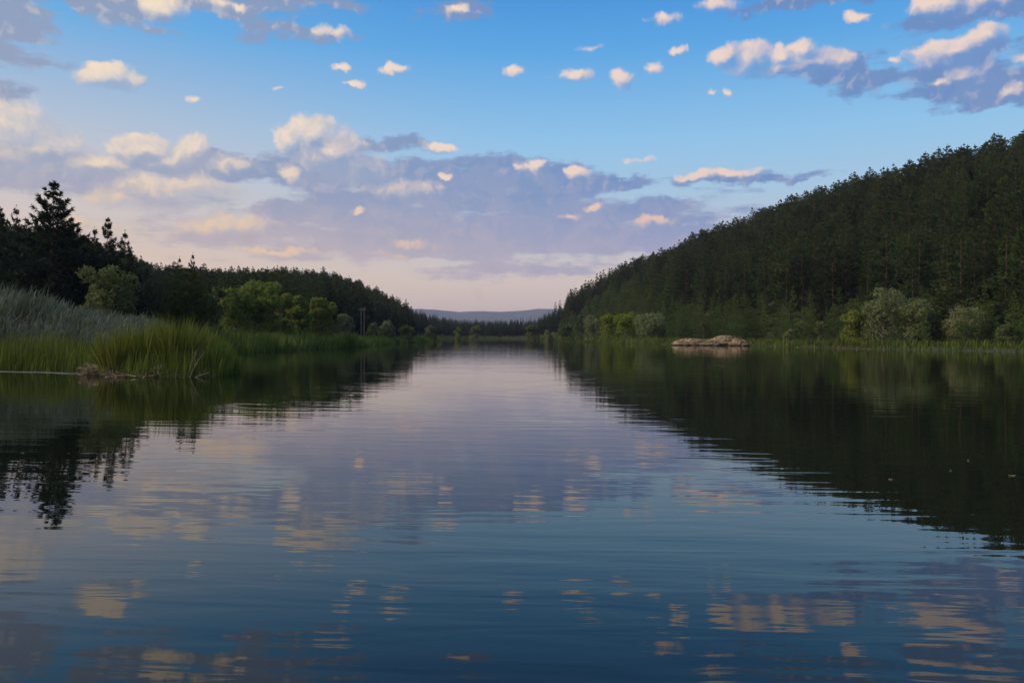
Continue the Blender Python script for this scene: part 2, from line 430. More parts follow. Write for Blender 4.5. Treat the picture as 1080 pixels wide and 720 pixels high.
f1 = t.noise(t.v('MULTIPLY', t.n.new('ShaderNodeTexCoord').outputs['Object'], (8, 8, .6)), 3.0, 4, 0.6)
t.put(p.inputs['Base Color'], t.ramp(f1, [(0.3, c4(.10, .095, .085)), (0.7, c4(.22, .205, .19))])); p.inputs['Roughness'].default_value = 0.85
m, t, p = mat('insulator'); M['ins'] = m
p.inputs['Base Color'].default_value = c4(.12, .07, .05); p.inputs['Roughness'].default_value = 0.25
m, t, p = mat('silt'); M['silt'] = m
f1 = t.noise(t.n.new('ShaderNodeNewGeometry').outputs['Position'], 2.0, 5, 0.65)
t.put(p.inputs['Base Color'], t.ramp(f1, [(0.35, c4(.05, .05, .04)), (0.65, c4(.13, .125, .105))])); p.inputs['Roughness'].default_value = 0.95

# =================================================================== terrain
LAKE = np.array([(-60, -40), (-85, 10), (-52, 38), (-40, 46.5), (-30, 46.2), (-23.5, 43.5), (-20.6, 40.3), (-18.5, 38.6), (-16, 38.2), (-14.6, 39.3),
                 (-15.0, 43), (-18, 50), (-23, 60), (-26.5, 71), (-30, 86), (-31.5, 104), (-29.6, 118), (-28.0, 132), (-27.5, 150), (-29, 185),
                 (-31, 210), (-26, 255), (-28, 320), (-42, 400), (-44, 470), (-22, 505), (8, 492), (16, 430), (17, 350), (20, 285),
                 (25, 232), (31, 200), (36, 184), (37, 168), (45, 161), (47.5, 156), (50, 147), (49, 138), (51, 124), (56, 112), (62, 101), (72, 84), (88, 52), (96, 5), (90, -50), (20, -70)], float)
def sdf(x, y):
    """signed distance to the shoreline, negative over water"""
    x = np.asarray(x, float); y = np.asarray(y, float)
    d = np.full(x.shape, 1e18); s = np.zeros(x.shape, bool)
    n = len(LAKE)
    for i in range(n):
        ax, ay = LAKE[i]; bx, by = LAKE[(i + 1) % n]
        ex, ey = bx - ax, by - ay
        tt = np.clip(((x - ax) * ex + (y - ay) * ey) / (ex * ex + ey * ey), 0, 1)
        d = np.minimum(d, (x - ax - ex * tt) ** 2 + (y - ay - ey * tt) ** 2)
        c = (ay > y) != (by > y)
        xi = ax + (y - ay) * ex / (ey if abs(ey) > 1e-9 else 1e-9)
        s ^= c & (x < xi)
    d = np.sqrt(d)
    return np.where(s, -d, d)
def hpx(px, py, dist, tree):   # ridge height that carries the tree tops to that skyline row
    th = math.atan2(px - 540, F)
    return math.degrees(th), dist, (HZ - py) / F * dist * math.cos(th) + CAM_H - tree
RIDGE = [(-180, 260, 30, 60), (-100, 240, 32, 70), (-60, 230, 30, 85)]
for px, py, dist, tree, start in [(0, 238, 240, 17, 100), (100, 268, 300, 13, 130), (160, 284, 340, 12, 160), (215, 290, 380, 12, 190), (280, 291, 450, 12, 240), (340, 292, 500, 12, 280),
                                  (372, 301, 520, 12, 300), (400, 314, 550, 12, 330), (430, 325, 570, 12, 380), (460, 334, 590, 12, 430), (490, 342, 640, 10, 560), (540, 342, 640, 10, 540),
                                  (565, 340, 560, 11, 420), (588, 320, 480, 13, 320), (620, 300, 465, 16, 290), (660, 281, 450, 16, 250), (700, 267, 430, 18, 225), (750, 242, 410, 18, 205),
                                  (800, 224, 390, 18, 190), (850, 206, 375, 18, 180), (900, 190, 360, 18, 172), (960, 176, 345, 18, 163), (1020, 158, 335, 18, 156), (1080, 142, 325, 18, 150)]:
    a, b_, c = hpx(px, py, dist, tree); RIDGE.append((a, b_, max(c, 0.6), start))
RIDGE += [(48, 310, 78, 135), (75, 300, 80, 130), (110, 290, 70, 130), (180, 260, 30, 60)]
RT = np.array(RIDGE, float)
def vnoise(x, y, s, seed=0):
    """smooth value noise, numpy"""
    x = np.asarray(x, float) / s; y = np.asarray(y, float) / s
    xi = np.floor(x).astype(np.int64); yi = np.floor(y).astype(np.int64); fx = x - xi; fy = y - yi
    fx = fx * fx * (3 - 2 * fx); fy = fy * fy * (3 - 2 * fy)
    def h(i, j):
        v = np.sin(i * 127.1 + j * 311.7 + seed * 74.7) * 43758.5453
        return v - np.floor(v)
    a = h(xi, yi) * (1 - fx) + h(xi + 1, yi) * fx
    b = h(xi, yi + 1) * (1 - fx) + h(xi + 1, yi + 1) * fx
    return (a * (1 - fy) + b * fy) * 2 - 1
def sm(a, b, x):
    t = np.clip((x - a) / (b - a), 0, 1); return t * t * (3 - 2 * t)
def terrain(x, y):
    x = np.asarray(x, float); y = np.asarray(y, float)
    s = sdf(x, y)
    th = np.degrees(np.arctan2(x, y)); d = np.hypot(x, y)
    Rr = np.interp(th, RT[:, 0], RT[:, 1]); H = np.interp(th, RT[:, 0], RT[:, 2]); S0 = np.interp(th, RT[:, 0], RT[:, 3])
    t = np.clip((d - S0) / np.maximum(Rr - S0, 1), 0, 1)
    h = H * (0.55 * t + 0.45 * t * t * (3 - 2 * t))
    h = h * (1 - 0.55 * sm(1.0, 2.6, d / Rr))
    h *= sm(4, 40, s) * 0.5 + 0.5 * sm(2, 14, s)
    bank = np.where(s > 0, 0.05 + 0.4 * sm(0, 2.5, s) + 1.0 * sm(6, 60, s), -0.05 - 2.2 * sm(0, 10, -s))
    und = (vnoise(x, y, 38, 1) * 1.3 + vnoise(x, y, 14, 2) * 0.5) * sm(12, 60, s) * np.minimum(1, 0.25 + H / 30)
    return bank + h + und * sm(0.02, 0.3, t + 0.05)

def axis(lo, hi, core_lo, core_hi, step, grow=1.09):
    a = list(np.arange(core_lo, core_hi + 1e-6, step)); s = step
    up = [a[-1]]
    while up[-1] < hi: s *= grow; up.append(up[-1] + s)
    s = step; dn = [a[0]]
    while dn[-1] > lo: s *= grow; dn.append(dn[-1] - s)
    return np.array(dn[:0:-1] + a + up[1:])
ax_x = axis(-15500, 15500, -75, 110, 1.4); ax_y = axis(-3000, 15500, 20, 240, 1.6, 1.05)
gx, gy = np.meshgrid(ax_x, ax_y)
gz = terrain(gx, gy)
nx, ny = len(ax_x), len(ax_y)
ii = (np.arange(ny - 1)[:, None] * nx + np.arange(nx - 1)[None, :]).ravel()
me = mesh_from('ground', np.stack([gx, gy, gz], -1).reshape(-1, 3), np.stack([ii, ii + 1, ii + nx + 1, ii + nx], -1), M['ground'], smooth=True)
tag(link('ground', me), kind='structure')

# lake surface (just the basin: the bed lies below, the banks rise through its rim)
wx, wy = np.meshgrid(np.linspace(-105, 125, 24), np.linspace(-90, 530, 63))
ii = (np.arange(62)[:, None] * 24 + np.arange(23)[None, :]).ravel()
me = mesh_from('water', np.stack([wx, wy, np.zeros_like(wx)], -1).reshape(-1, 3), np.stack([ii, ii + 1, ii + 25, ii + 24], -1), M['water'])
tag(link('water', me), kind='structure')

# far blue hills beyond the end of the valley
def hills(D, pts, depth, name):
    px = np.linspace(pts[0][0], pts[-1][0], 260)
    py = np.interp(px, [q[0] for q in pts], [q[1] for q in pts])
    rows_ = 26; V = []
    for k in range(rows_):
        u = k / (rows_ - 1)
        yy = D - depth * (1 - u)
        xx = (px - 540) / F * D
        top = (HZ - py) / F * D + CAM_H
        zz = top * np.power(u, 1.25) + (vnoise(xx, np.full_like(xx, yy), 320, 5) * 14 + vnoise(xx, np.full_like(xx, yy), 120, 9) * 6) * u * (1.15 - u)
        zz += (vnoise(xx, np.full_like(xx, yy), 60, 3) * 2.5) * u
        V.append(np.stack([xx, np.full_like(xx, yy), zz], -1))
    for u, dz in ((1.3, -0.25), (2.0, -1.05)):
        xx = (px - 540) / F * D
        V.append(np.stack([xx, np.full_like(xx, D + depth * (u - 1)), (np.maximum((HZ - py) / F * D, 0) + CAM_H) * (1 + dz) - 2], -1))
    V = np.array(V); r, c = V.shape[:2]
    ii = (np.arange(r - 1)[:, None] * c + np.arange(c - 1)[None, :]).ravel()
    me = mesh_from(name, V.reshape(-1, 3), np.stack([ii, ii + 1, ii + c + 1, ii + c], -1), M['hills'], smooth=True)
    tag(link(name, me), kind='structure')
hills(6200, [(60, 350), (300, 338), (400, 327), (445, 325.5), (458, 326), (470, 327.5), (485, 329), (510, 328.2), (530, 329), (548, 328), (568, 325.5), (600, 326), (700, 332), (1000, 348)], 2200, 'hills')

# =================================================================== tree builders
def unit(v): return v / (np.linalg.norm(v, axis=-1, keepdims=True) + 1e-9)
def tri_blades(C, D, L, Wd, g):
    """narrow triangles from C along D"""
    n = len(C)
    side = unit(np.cross(D, g.normal(size=(n, 3))))
    a = C - side * Wd[:, None]; b = C + side * Wd[:, None]; c = C + D * L[:, None]
    V = np.stack([a, b, c], 1).reshape(-1, 3)
    return V, np.arange(3 * n).reshape(-1, 3)
def rhombs(C, N, S, g, asp=0.5):
    n = len(C)
    u = unit(np.cross(N, g.normal(size=(n, 3)))); v = np.cross(N, u)
    S = S[:, None]
    V = np.stack([C - u * S, C - v * S * asp, C + u * S, C + v * S * asp], 1).reshape(-1, 3)
    return V, np.arange(4 * n).reshape(-1, 4)

def pine(seed, H, cb, Rm, prof, whorls, per, up, tuft, nblade, jit=0.35, spread=0.32, droop=0.0, gap=0.12, lean=0.0, tops=1):
    """returns trunk mesh data and crown mesh data.  cb: crown base fraction"""
    g = np.random.default_rng(seed)
    T = Acc(); Cn = Acc()
    zs = np.linspace(0, H, 9)
    ox = lean * (zs / H) ** 1.5 * H + 0.006 * H * np.sin(zs / H * 5 + g.uniform(0, 6)); oy = 0.006 * H * np.cos(zs / H * 4 + g.uniform(0, 6))
    path = np.stack([ox, oy, zs - 0.4], -1)
    rad = 0.0125 * H * (1 - 0.93 * (zs / H) ** 0.9); rad[0] *= 1.35
    T.add(*tube(path, rad, 7))
    at = lambda z: np.array([np.interp(z, zs, ox), np.interp(z, zs, oy), z - 0.4])
    CC, DD, LL, TT = [], [], [], []
    for k in range(whorls):
        t = (k + g.uniform(-jit, jit)) / (whorls - 1); t = abs(t); t = 1.97 - t if t > .985 else t
        z = H * (cb + (0.985 - cb) * t)
        base = at(z)
        Lk = Rm * prof(t)
        nb = max(3, int(per * (0.75 + 0.5 * g.random()) * (1 - 0.35 * t)))
        a0 = g.uniform(0, 6.28)
        for j in range(nb):
            if g.random() < gap: continue
            a = a0 + j * 6.283 / nb + g.normal() * 0.25
            L = Lk * g.uniform(0.5, 1.18)
            elev = up * (0.35 + 0.9 * t) + g.normal() * 0.10 - droop * (1 - t)
            hd = np.array([math.cos(a), math.sin(a), 0.0])
            s = np.linspace(0, 1, 5)
            pth = base + hd * (L * s)[:, None] * math.cos(elev) + np.array([0, 0, 1.0]) * (L * (math.sin(elev) * s + 0.16 * s ** 2 * (1 if up > 0 else -.4)))[:, None]
            T.add(*tube(pth, np.linspace(0.012 * L + 0.012, 0.006, 5), 3))
            n = max(3, int(tuft * (0.12 + 1.15 * L / Rm)))
            ss = g.uniform(0.22, 1.0, n) ** 0.75
            lat = g.normal(size=n) * spread * L * (1.02 - ss) * 0.9
            sv = np.array([-math.sin(a), math.cos(a), 0.0])
            P = np.stack([np.interp(ss, s, pth[:, i]) for i in range(3)], -1) + sv * lat[:, None]
            P[:, 2] += g.normal(size=n) * 0.03 * L - np.abs(lat) * 0.15
            d = unit(hd * (0.6 + ss)[:, None] * 0.8 + sv * np.sign(lat)[:, None] * 0.6 + np.array([0, 0, 0.45]))
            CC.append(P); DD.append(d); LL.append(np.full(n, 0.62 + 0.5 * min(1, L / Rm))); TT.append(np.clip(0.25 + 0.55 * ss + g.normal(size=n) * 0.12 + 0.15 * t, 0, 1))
    # leader
    n = 7
    P = np.stack([at(H * (1 - 0.05 * q)) for q in g.random(n)]); CC.append(P); DD.append(np.tile([0, 0, 1.0], (n, 1))); LL.append(np.full(n, .55)); TT.append(np.full(n, .7))
    CC = np.concatenate(CC); LL = np.repeat(np.concatenate(LL), nblade); DD = np.concatenate(DD); TT = np.concatenate(TT)
    C = np.repeat(CC, nblade, 0); D = unit(np.repeat(DD, nblade, 0) + g.normal(size=(len(C), 3)) * 0.62)
    base_l = 0.030 * H
    L = base_l * LL * g.uniform(0.6, 1.3, len(C)); Wd = L * g.uniform(0.10, 0.2, len(C))
    V, Fq = tri_blades(C, D, L, Wd, g)
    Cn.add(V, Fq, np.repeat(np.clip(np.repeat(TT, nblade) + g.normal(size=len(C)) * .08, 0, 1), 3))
    return T, Cn

cone = lambda t: (1 - t) ** 0.92 * (0.6 + 0.4 * min(1, t * 6 + 0.2)) + 0.025
ovoid = lambda t: max(0.07, math.sin(math.pi * min(1, 0.16 + 0.84 * t)) ** 0.75) * (1.0 - 0.28 * t)
broad = lambda t: max(0.10, (1 - t ** 2.2) ** 0.75) * (0.7 + 0.3 * min(1, t * 5))

def pine_proto(nm, matk, *a, **k):
    T, Cn = pine(*a, **k)
    return T.mesh(nm + '_trunk', M['bark'], True), Cn.mesh(nm + '_crown', M[matk])
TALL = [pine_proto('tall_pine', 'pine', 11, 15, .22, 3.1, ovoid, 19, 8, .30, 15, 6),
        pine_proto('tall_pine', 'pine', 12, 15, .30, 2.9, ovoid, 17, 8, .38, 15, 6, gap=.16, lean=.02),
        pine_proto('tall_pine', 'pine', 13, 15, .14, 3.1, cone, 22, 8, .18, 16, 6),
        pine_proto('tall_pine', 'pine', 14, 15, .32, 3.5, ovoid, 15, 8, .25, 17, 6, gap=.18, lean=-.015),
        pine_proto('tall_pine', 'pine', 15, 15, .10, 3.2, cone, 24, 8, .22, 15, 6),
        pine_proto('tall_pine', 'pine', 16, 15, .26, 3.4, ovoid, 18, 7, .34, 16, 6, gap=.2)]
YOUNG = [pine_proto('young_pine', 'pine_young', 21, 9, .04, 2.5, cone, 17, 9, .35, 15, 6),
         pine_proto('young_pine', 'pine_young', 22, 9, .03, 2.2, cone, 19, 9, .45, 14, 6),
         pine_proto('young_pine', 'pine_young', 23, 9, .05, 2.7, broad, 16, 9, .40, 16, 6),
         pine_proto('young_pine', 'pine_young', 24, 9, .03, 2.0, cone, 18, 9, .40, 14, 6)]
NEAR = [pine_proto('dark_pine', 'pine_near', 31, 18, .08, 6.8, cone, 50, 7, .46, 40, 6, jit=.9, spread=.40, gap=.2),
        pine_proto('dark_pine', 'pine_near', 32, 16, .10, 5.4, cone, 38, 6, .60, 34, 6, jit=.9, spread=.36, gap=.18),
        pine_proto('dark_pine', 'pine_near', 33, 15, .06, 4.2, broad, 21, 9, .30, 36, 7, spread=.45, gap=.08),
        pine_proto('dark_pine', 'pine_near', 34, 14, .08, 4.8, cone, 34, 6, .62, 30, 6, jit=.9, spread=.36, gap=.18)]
SPREAD = pine_proto('spreading_pine', 'pine_young', 41, 9.5, .02, 5.0, broad, 17, 12, .10, 60, 7, spread=.5, gap=.05)

def leafy(seed, H, Rx, npuff, per, leaf, matk, trunk_h=.18, round_=1.0, multi=1, barkk='gbark', lowskirt=0.0):
    g = np.random.default_rng(seed); T = Acc(); Cn = Acc()
    P = []
    tries = 0
    while len(P) < npuff and tries < 4000:
        tries += 1
        v = unit(g.normal(size=3)); v[2] = v[2] * 0.9 + 0.1
        r = g.uniform(0.35, 0.86)
        q = np.array([v[0] * Rx * r, v[1] * Rx * r, H * (trunk_h + (1 - trunk_h) * (0.5 + 0.46 * v[2] * r * round_))])
        if all(np.linalg.norm((q - p_) / [1, 1, 1]) > 0.30 * Rx for p_ in P): P.append(q)
    base = [np.array([g.uniform(-.25, .25) * (multi > 1) * Rx * .5, g.uniform(-.2, .2) * (multi > 1) * Rx * .5, -0.3]) for _ in range(multi)]
    forks = []
    for b0 in base:
        top = b0 * 0.4 + np.array([g.normal() * .12 * Rx, g.normal() * .12 * Rx, H * 0.62])
        s = np.linspace(0, 1, 7)[:, None]
        pth = b0 + (top - b0) * s + np.stack([np.sin(s[:, 0] * 4 + g.uniform(0, 6)) * .04 * Rx, np.cos(s[:, 0] * 3) * .04 * Rx, 0 * s[:, 0]], -1)
        r0 = 0.022 * H / math.sqrt(multi)
        T.add(*tube(pth, np.linspace(r0 * 1.3, r0 * .35, 7), 7)); forks.append(pth)
    for p_ in P:
        pth0 = forks[g.integers(len(forks))]
        k = int(np.clip(np.argmin(np.abs(pth0[:, 2] - (p_[2] - 0.28 * H))), 1, 6))
        s0 = pth0[k]; mid = (s0 + p_) / 2 + np.array([0, 0, 0.06 * H]) * g.uniform(-.3, 1)
        ss = np.linspace(0, 1, 5)[:, None]
        pth = (1 - ss) ** 2 * s0 + 2 * ss * (1 - ss) * mid + ss ** 2 * p_
        T.add(*tube(pth, np.linspace(.008 * H, .002 * H, 5), 4))
    for p_ in P:
        pr = Rx * g.uniform(0.30, 0.46) * (1.0 if npuff < 22 else .82)
        n = int(per * (pr / (0.35 * Rx)) ** 2)
        # leaf sprigs in small bunches on the shell of the puff
        nb = max(10, n // 9)
        vb = unit(g.normal(size=(nb, 3)) + np.array([0, 0, .35])); rb = pr * g.uniform(0.72, 1.12, nb)
        cb_ = vb * rb[:, None] * np.array([1, 1, .85])
        idx = g.integers(0, nb, n)
        c = p_ + cb_[idx] + g.normal(size=(n, 3)) * pr * 0.13
        nn = unit(vb[idx] + g.normal(size=(n, 3)) * 0.75)
        tone = np.clip(0.5 + 0.22 * g.normal() * 0 + g.normal(size=nb)[idx] * 0.2 + g.normal(size=n) * 0.1 + 0.1 * (rb[idx] / pr - .9) * 2, 0, 1)
        V, Fq = rhombs(c, nn, leaf * g.uniform(.6, 1.3, n), g, .45)
        Cn.add(V, Fq, np.repeat(tone, 4))
    if lowskirt > 0:                      # hanging lower foliage
        n = int(per * npuff * lowskirt)
        a = g.uniform(0, 6.283, n); r = Rx * np.sqrt(g.uniform(.25, 1, n)) * .95
        zz = H * (0.03 + g.random(n) * 0.42)
        c = np.stack([np.cos(a) * r, np.sin(a) * r, zz], -1)
        keep = vnoise(c[:, 0] * 3 + c[:, 1], c[:, 2] * 3, 1.6, seed) > -.15
        c = c[keep]; a = a[keep]
        nn = unit(np.stack([np.cos(a), np.sin(a), 0 * a + .3], -1) + g.normal(size=(len(c), 3)) * .8)
        V, Fq = rhombs(c, nn, leaf * g.uniform(.6, 1.3, len(c)), g, .45)
        Cn.add(V, Fq, np.repeat(np.clip(.4 + .2 * g.normal(size=len(c)), 0, 1), 4))
    return T.mesh('leafy_trunk', M[barkk], True), Cn.mesh('leafy_crown', M[matk])

def gz_at(x, y): return float(terrain(np.array([x]), np.array([y]))[0])
def plant(name, meshes, label, cat, x, y, rz, scale, group=None, sink=0.0, parts=('trunk', 'crown')):
    t_ = thing(name, label, cat, (x, y, gz_at(x, y) - sink), rz, group, scale)
    for nm, me in zip(parts, meshes): link(nm, me, t_)
    return t_
def at_px(px, d): return (px - 540) / F * d, d         # d = distance along the view axis

# =================================================================== near, individually placed trees
NEAR_GROUP = 'dark pines of the wood behind the left reed bed'
def near(px, top, d, k, label, squash=1.0):
    x, y = at_px(px, d); z = gz_at(x, y); H0 = (18, 16, 15, 14)[k]
    h = (HZ - top) / F * d + CAM_H - z
    plant('pine_tree', NEAR[k], label, 'tree', x, y, rng.uniform(0, 6.28), (h / H0 * squash, h / H0 * squash, h / H0))
near(57, 186, 80, 0, 'tallest pine at the left, a black spire standing clear against the sky')
near(0, 214, 82, 1, 'narrow pine spire cut by the left edge of the picture', .8)
near(18, 213, 90, 3, 'short thin pine tip showing just left of the tallest pine', .7)
near(76, 226, 84, 1, 'pine pressed against the right flank of the tallest pine', .8)
near(115, 226, 84, 1, 'higher of the two open-topped pines right of the tallest pine', .8)
near(133, 240, 87, 3, 'lower open-topped pine beside its higher twin, at the wood end', .9)
near(101, 236, 86, 3, 'slim pine on the left side of the open-topped pair', .7)
near(190, 268, 96, 3, 'thin pine tip on the left above the big spreading pine', .55)
near(204, 264, 97, 3, 'higher thin pine tip above the big spreading pine', .55)

x, y = at_px(199, 84); z = gz_at(x, y)
h = (HZ - 277) / F * 84 + CAM_H - z
plant('pine_tree', SPREAD, 'broad low spreading dark pine standing alone behind the bright sedge', 'tree', x, y, 1.0, (h / 9.5 * .74, h / 9.5 * .74, h / 9.5))

def leaf_tree(px, top, d, wpx, seed, matk, label, npuff=16, per=320, leaf=.17, name='willow_tree', cat='tree', **k):
    x, y = at_px(px, d); z = gz_at(x, y)
    h = (HZ - top) / F * d + CAM_H - z
    rx = wpx / 2 / F * d * 1.0
    me = leafy(seed, h, rx, npuff, per, leaf, matk, **k)
    plant(name, me, label, cat, x, y, rng.uniform(0, 6.28), 1.0)
leaf_tree(113, 275, 72, 62, 101, 'leaf_dark', 'round dull green willow in front of the black pines, behind grey reeds', 24, 520, .12, lowskirt=.3)
leaf_tree(222, 289, 104, 26, 102, 'leaf_dark', 'dull grey-green willow peeping out right of the spreading pine', 12, 300, .15, lowskirt=.3)
leaf_tree(247, 303, 118, 38, 103, 'willow_green', 'lower willow leaning on the left side of the biggest left bank willow', 18, 620, .16, lowskirt=.35)
leaf_tree(274, 291, 122, 48, 104, 'willow_green', 'biggest willow of the left bank, tall light green dome', 28, 700, .16, lowskirt=.6)
leaf_tree(298, 306, 128, 26, 116, 'willow_green', 'narrow willow squeezed right of the biggest left bank willow', 14, 520, .16, lowskirt=.6)
leaf_tree(315, 305, 134, 26, 105, 'willow_green', 'light green willow, left of the pair past the biggest willow', 16, 560, .17, lowskirt=.6)
leaf_tree(339, 305, 138, 28, 106, 'willow_green', 'egg-shaped light willow, right of the pair past the biggest willow', 17, 560, .17, lowskirt=.6)
leaf_tree(365, 330, 165, 24, 107, 'willow_grey', 'small flat pale bush left of the two wooden poles', 12, 260, .18, name='shrub', cat='shrub', trunk_h=.1)
leaf_tree(391, 338, 185, 13, 108, 'willow_grey', 'small pale shrub just right of the two wooden poles', 9, 220, .2, name='shrub', cat='shrub', lowskirt=.4)
leaf_tree(407, 340, 205, 22, 109, 'willow_grey', 'wide pale willow low by the water where the left hill ends', 12, 260, .22, lowskirt=.4)
leaf_tree(429, 343, 225, 16, 110, 'leaf_dark', 'faint grey willow right of the wide pale waterside willow', 10, 220, .24, lowskirt=.4)
leaf_tree(455, 342, 262, 13, 111, 'willow_grey', 'pointed pale tree at the far waterline below the left ridge tail', 9, 260, .26, lowskirt=.5)
leaf_tree(483, 343, 330, 8, 112, 'willow_green', 'little slim tree on the far shore, left one of two', 8, 200, .3, lowskirt=.5)
leaf_tree(500, 341, 380, 12, 113, 'willow_grey', 'pale tree on the far shore under the left part of the blue hills', 8, 220, .35, lowskirt=.5)
# right bank
leaf_tree(562, 338, 330, 17, 121, 'leaf_dark', 'dull tree at the far right shore below the end of the blue hills', 11, 240, .32, lowskirt=.4)
leaf_tree(579, 346, 282, 11, 122, 'willow_grey', 'small pale bush at the waterline where the right shore starts', 9, 240, .26, name='shrub', cat='shrub', lowskirt=.4)
leaf_tree(598, 339, 272, 18, 123, 'leaf_dark', 'dull brownish willow left of the silvery one on the right shore', 11, 240, .26, lowskirt=.4)
leaf_tree(612, 328, 262, 18, 124, 'leaf_dark', 'grey-green tree directly left of the silvery willow', 11, 300, .24, lowskirt=.4)
leaf_tree(626, 331, 248, 21, 125, 'willow_grey', 'silvery willow with ragged crown, left of the two yellow-green trees', 12, 300, .22, lowskirt=.4)
leaf_tree(641, 327, 240, 18, 126, 'leaf_yellow', 'narrower of the two yellow-green trees on the right shore', 12, 320, .22, lowskirt=.4)
leaf_tree(659, 327, 228, 25, 127, 'leaf_yellow', 'brightest yellow-green round tree on the right shore', 16, 340, .2, lowskirt=.25, trunk_h=.22)
leaf_tree(685, 329, 215, 31, 128, 'willow_grey', 'round grey-green willow right of the brightest yellow-green tree', 20, 340, .19, lowskirt=.2, trunk_h=.22)
leaf_tree(742, 339, 172, 11, 129, 'leaf_dark', 'small round sapling growing on top of the pale rock bank', 8, 200, .16, name='sapling', cat='tree', trunk_h=.35)
leaf_tree(831, 346, 142, 12, 130, 'willow_grey', 'thin pale sapling by the water between rock bank and tall willows', 7, 120, .13, name='sapling', cat='tree', trunk_h=.3)
leaf_tree(864, 339, 136, 13, 131, 'leaf_dark', 'slender grey sapling left of the big willow clump', 8, 140, .14, name='sapling', cat='tree', trunk_h=.3)
leaf_tree(898, 324, 131, 25, 132, 'willow_green', 'lower green willow on the left side of the big willow clump', 14, 360, .15, lowskirt=.4)
leaf_tree(933, 305, 127, 50, 133, 'willow_grey', 'largest willow of the right shore, with heaped silvery crown', 28, 430, .15, lowskirt=.25, multi=2)
leaf_tree(967, 314, 124, 36, 134, 'willow_grey', 'tall willow right beside the largest one, tapering to the water', 20, 400, .15, lowskirt=.45, multi=2)
leaf_tree(990, 336, 124, 24, 136, 'leaf_dark', 'low dark bush at the right foot of the willow clump', 12, 320, .15, name='shrub', cat='shrub', lowskirt=.4)
leaf_tree(1019, 322, 119, 42, 135, 'willow_grey', 'separate fan-shaped grey willow right of the willow clump', 20, 340, .14, lowskirt=.15, multi=2)
leaf_tree(1008, 296, 150, 40, 138, 'willow_green', 'fresh green broadleaf tree among dark pines above the separate fan-shaped willow', 18, 420, .17, lowskirt=.5, name='broadleaf_tree')
leaf_tree(1062, 341, 110, 24, 137, 'leaf_dark', 'low dull bush near the right edge by the water', 12, 300, .13, name='shrub', cat='shrub', lowskirt=.4)

# =================================================================== forest placement
def jitter_grid(x0, x1, y0, y1, st, g):
    X, Y = np.meshgrid(np.arange(x0, x1, st), np.arange(y0, y1, st))
    X = X.ravel() + g.uniform(-.42, .42, X.size) * st; Y = Y.ravel() + g.uniform(-.42, .42, Y.size) * st
    return X, Y
g = np.random.default_rng(99)
def forest_points(st, rings):
    X, Y = jitter_grid(-330, 330, 60, 720, st, g)
    th = np.degrees(np.arctan2(X, Y)); d = np.hypot(X, Y)
    Rr = np.interp(th, RT[:, 0], RT[:, 1])
    k = (np.abs(th) < 37) & (d < Rr * 1.12 + 8) & (d > rings[0]) & (d <= rings[1])
    X, Y, th, d = X[k], Y[k], th[k], d[k]
    s = sdf(X, Y)
    return X, Y, th, d, s
pts = []
for st, ring in ((5.4, (60, 230)), (5.7, (230, 380)), (6.0, (380, 720))):
    X, Y, th, d, s = forest_points(st, ring)
    pts.append(np.stack([X, Y, th, d, s], -1))
pts = np.concatenate(pts)
X, Y, th, d, s = pts.T
px = 540 + F * X / Y
right = th > 1.0
# shoreward margin of each wood
margin = np.where(right, 9.0, 12.0)
margin = np.where((th < -22), 26 + 14 * (th > -27), margin)           # left: reeds first, trees well behind
ok_ = s > margin
# keep the trees off the willows' feet on the left bank, where reeds lie in front
ok_ &= ~((th < -12.5) & (Y < 136) & (th > -22.5))
# bare brown slope low on the right
bare = np.hypot((px - 1062) / 42, (np.arctan2(terrain(X, Y) - 2, Y) * F - 68) / 16) < 1
ok_ &= ~(bare & right & (g.random(len(X)) < .93))
X, Y, th, d, s, px, right = [a[ok_] for a in (X, Y, th, d, s, px, right)]
Z = terrain(X, Y)
rr = g.random(len(X))
# young pines: the band along the right shore; tall pines elsewhere
young = right & (s < 34 + 10 * vnoise(X, Y, 20, 4)) & (d < 420)
leftnear = (th < -19) & (d < 150)
H = np.where(young, 8.5 + 4.0 * rr, 16.5 + 5.0 * rr) * (1 + 0.10 * vnoise(X, Y, 25, 8))
H = np.where(young, H * np.interp(s, [9, 32], [0.72, 1.15]), H)
H = np.where(leftnear, 17.0, H)
H = np.where((np.abs(th + 2) < 6) & (d > 450), 10 + 3 * rr, H)
SKY = np.array([(-60, 225), (0, 234), (40, 243), (80, 244), (108, 260), (150, 275), (165, 282), (200, 286), (240, 288), (300, 287), (350, 291), (380, 302), (400, 311), (430, 322), (460, 332), (490, 338),
                (540, 338), (562, 338), (575, 328), (590, 312), (620, 295), (650, 282), (700, 262), (750, 239), (800, 220), (850, 202), (900, 186), (950, 174), (1000, 158), (1080, 140), (1200, 118)], float)
cap = (HZ - np.interp(px, SKY[:, 0], SKY[:, 1]) + g.normal(size=len(X)) * 3.2 - 1.5 + 7.0 * (g.random(len(X)) < .75) * g.random(len(X))) / F * Y + CAM_H - Z
H = np.clip(np.minimum(H, cap), 5.5, None)
# thin the young band a little where the photograph shows gaps
rotz = g.uniform(0, 6.283, len(X)); sxy = g.uniform(.85, 1.15, len(X))
app = H / d
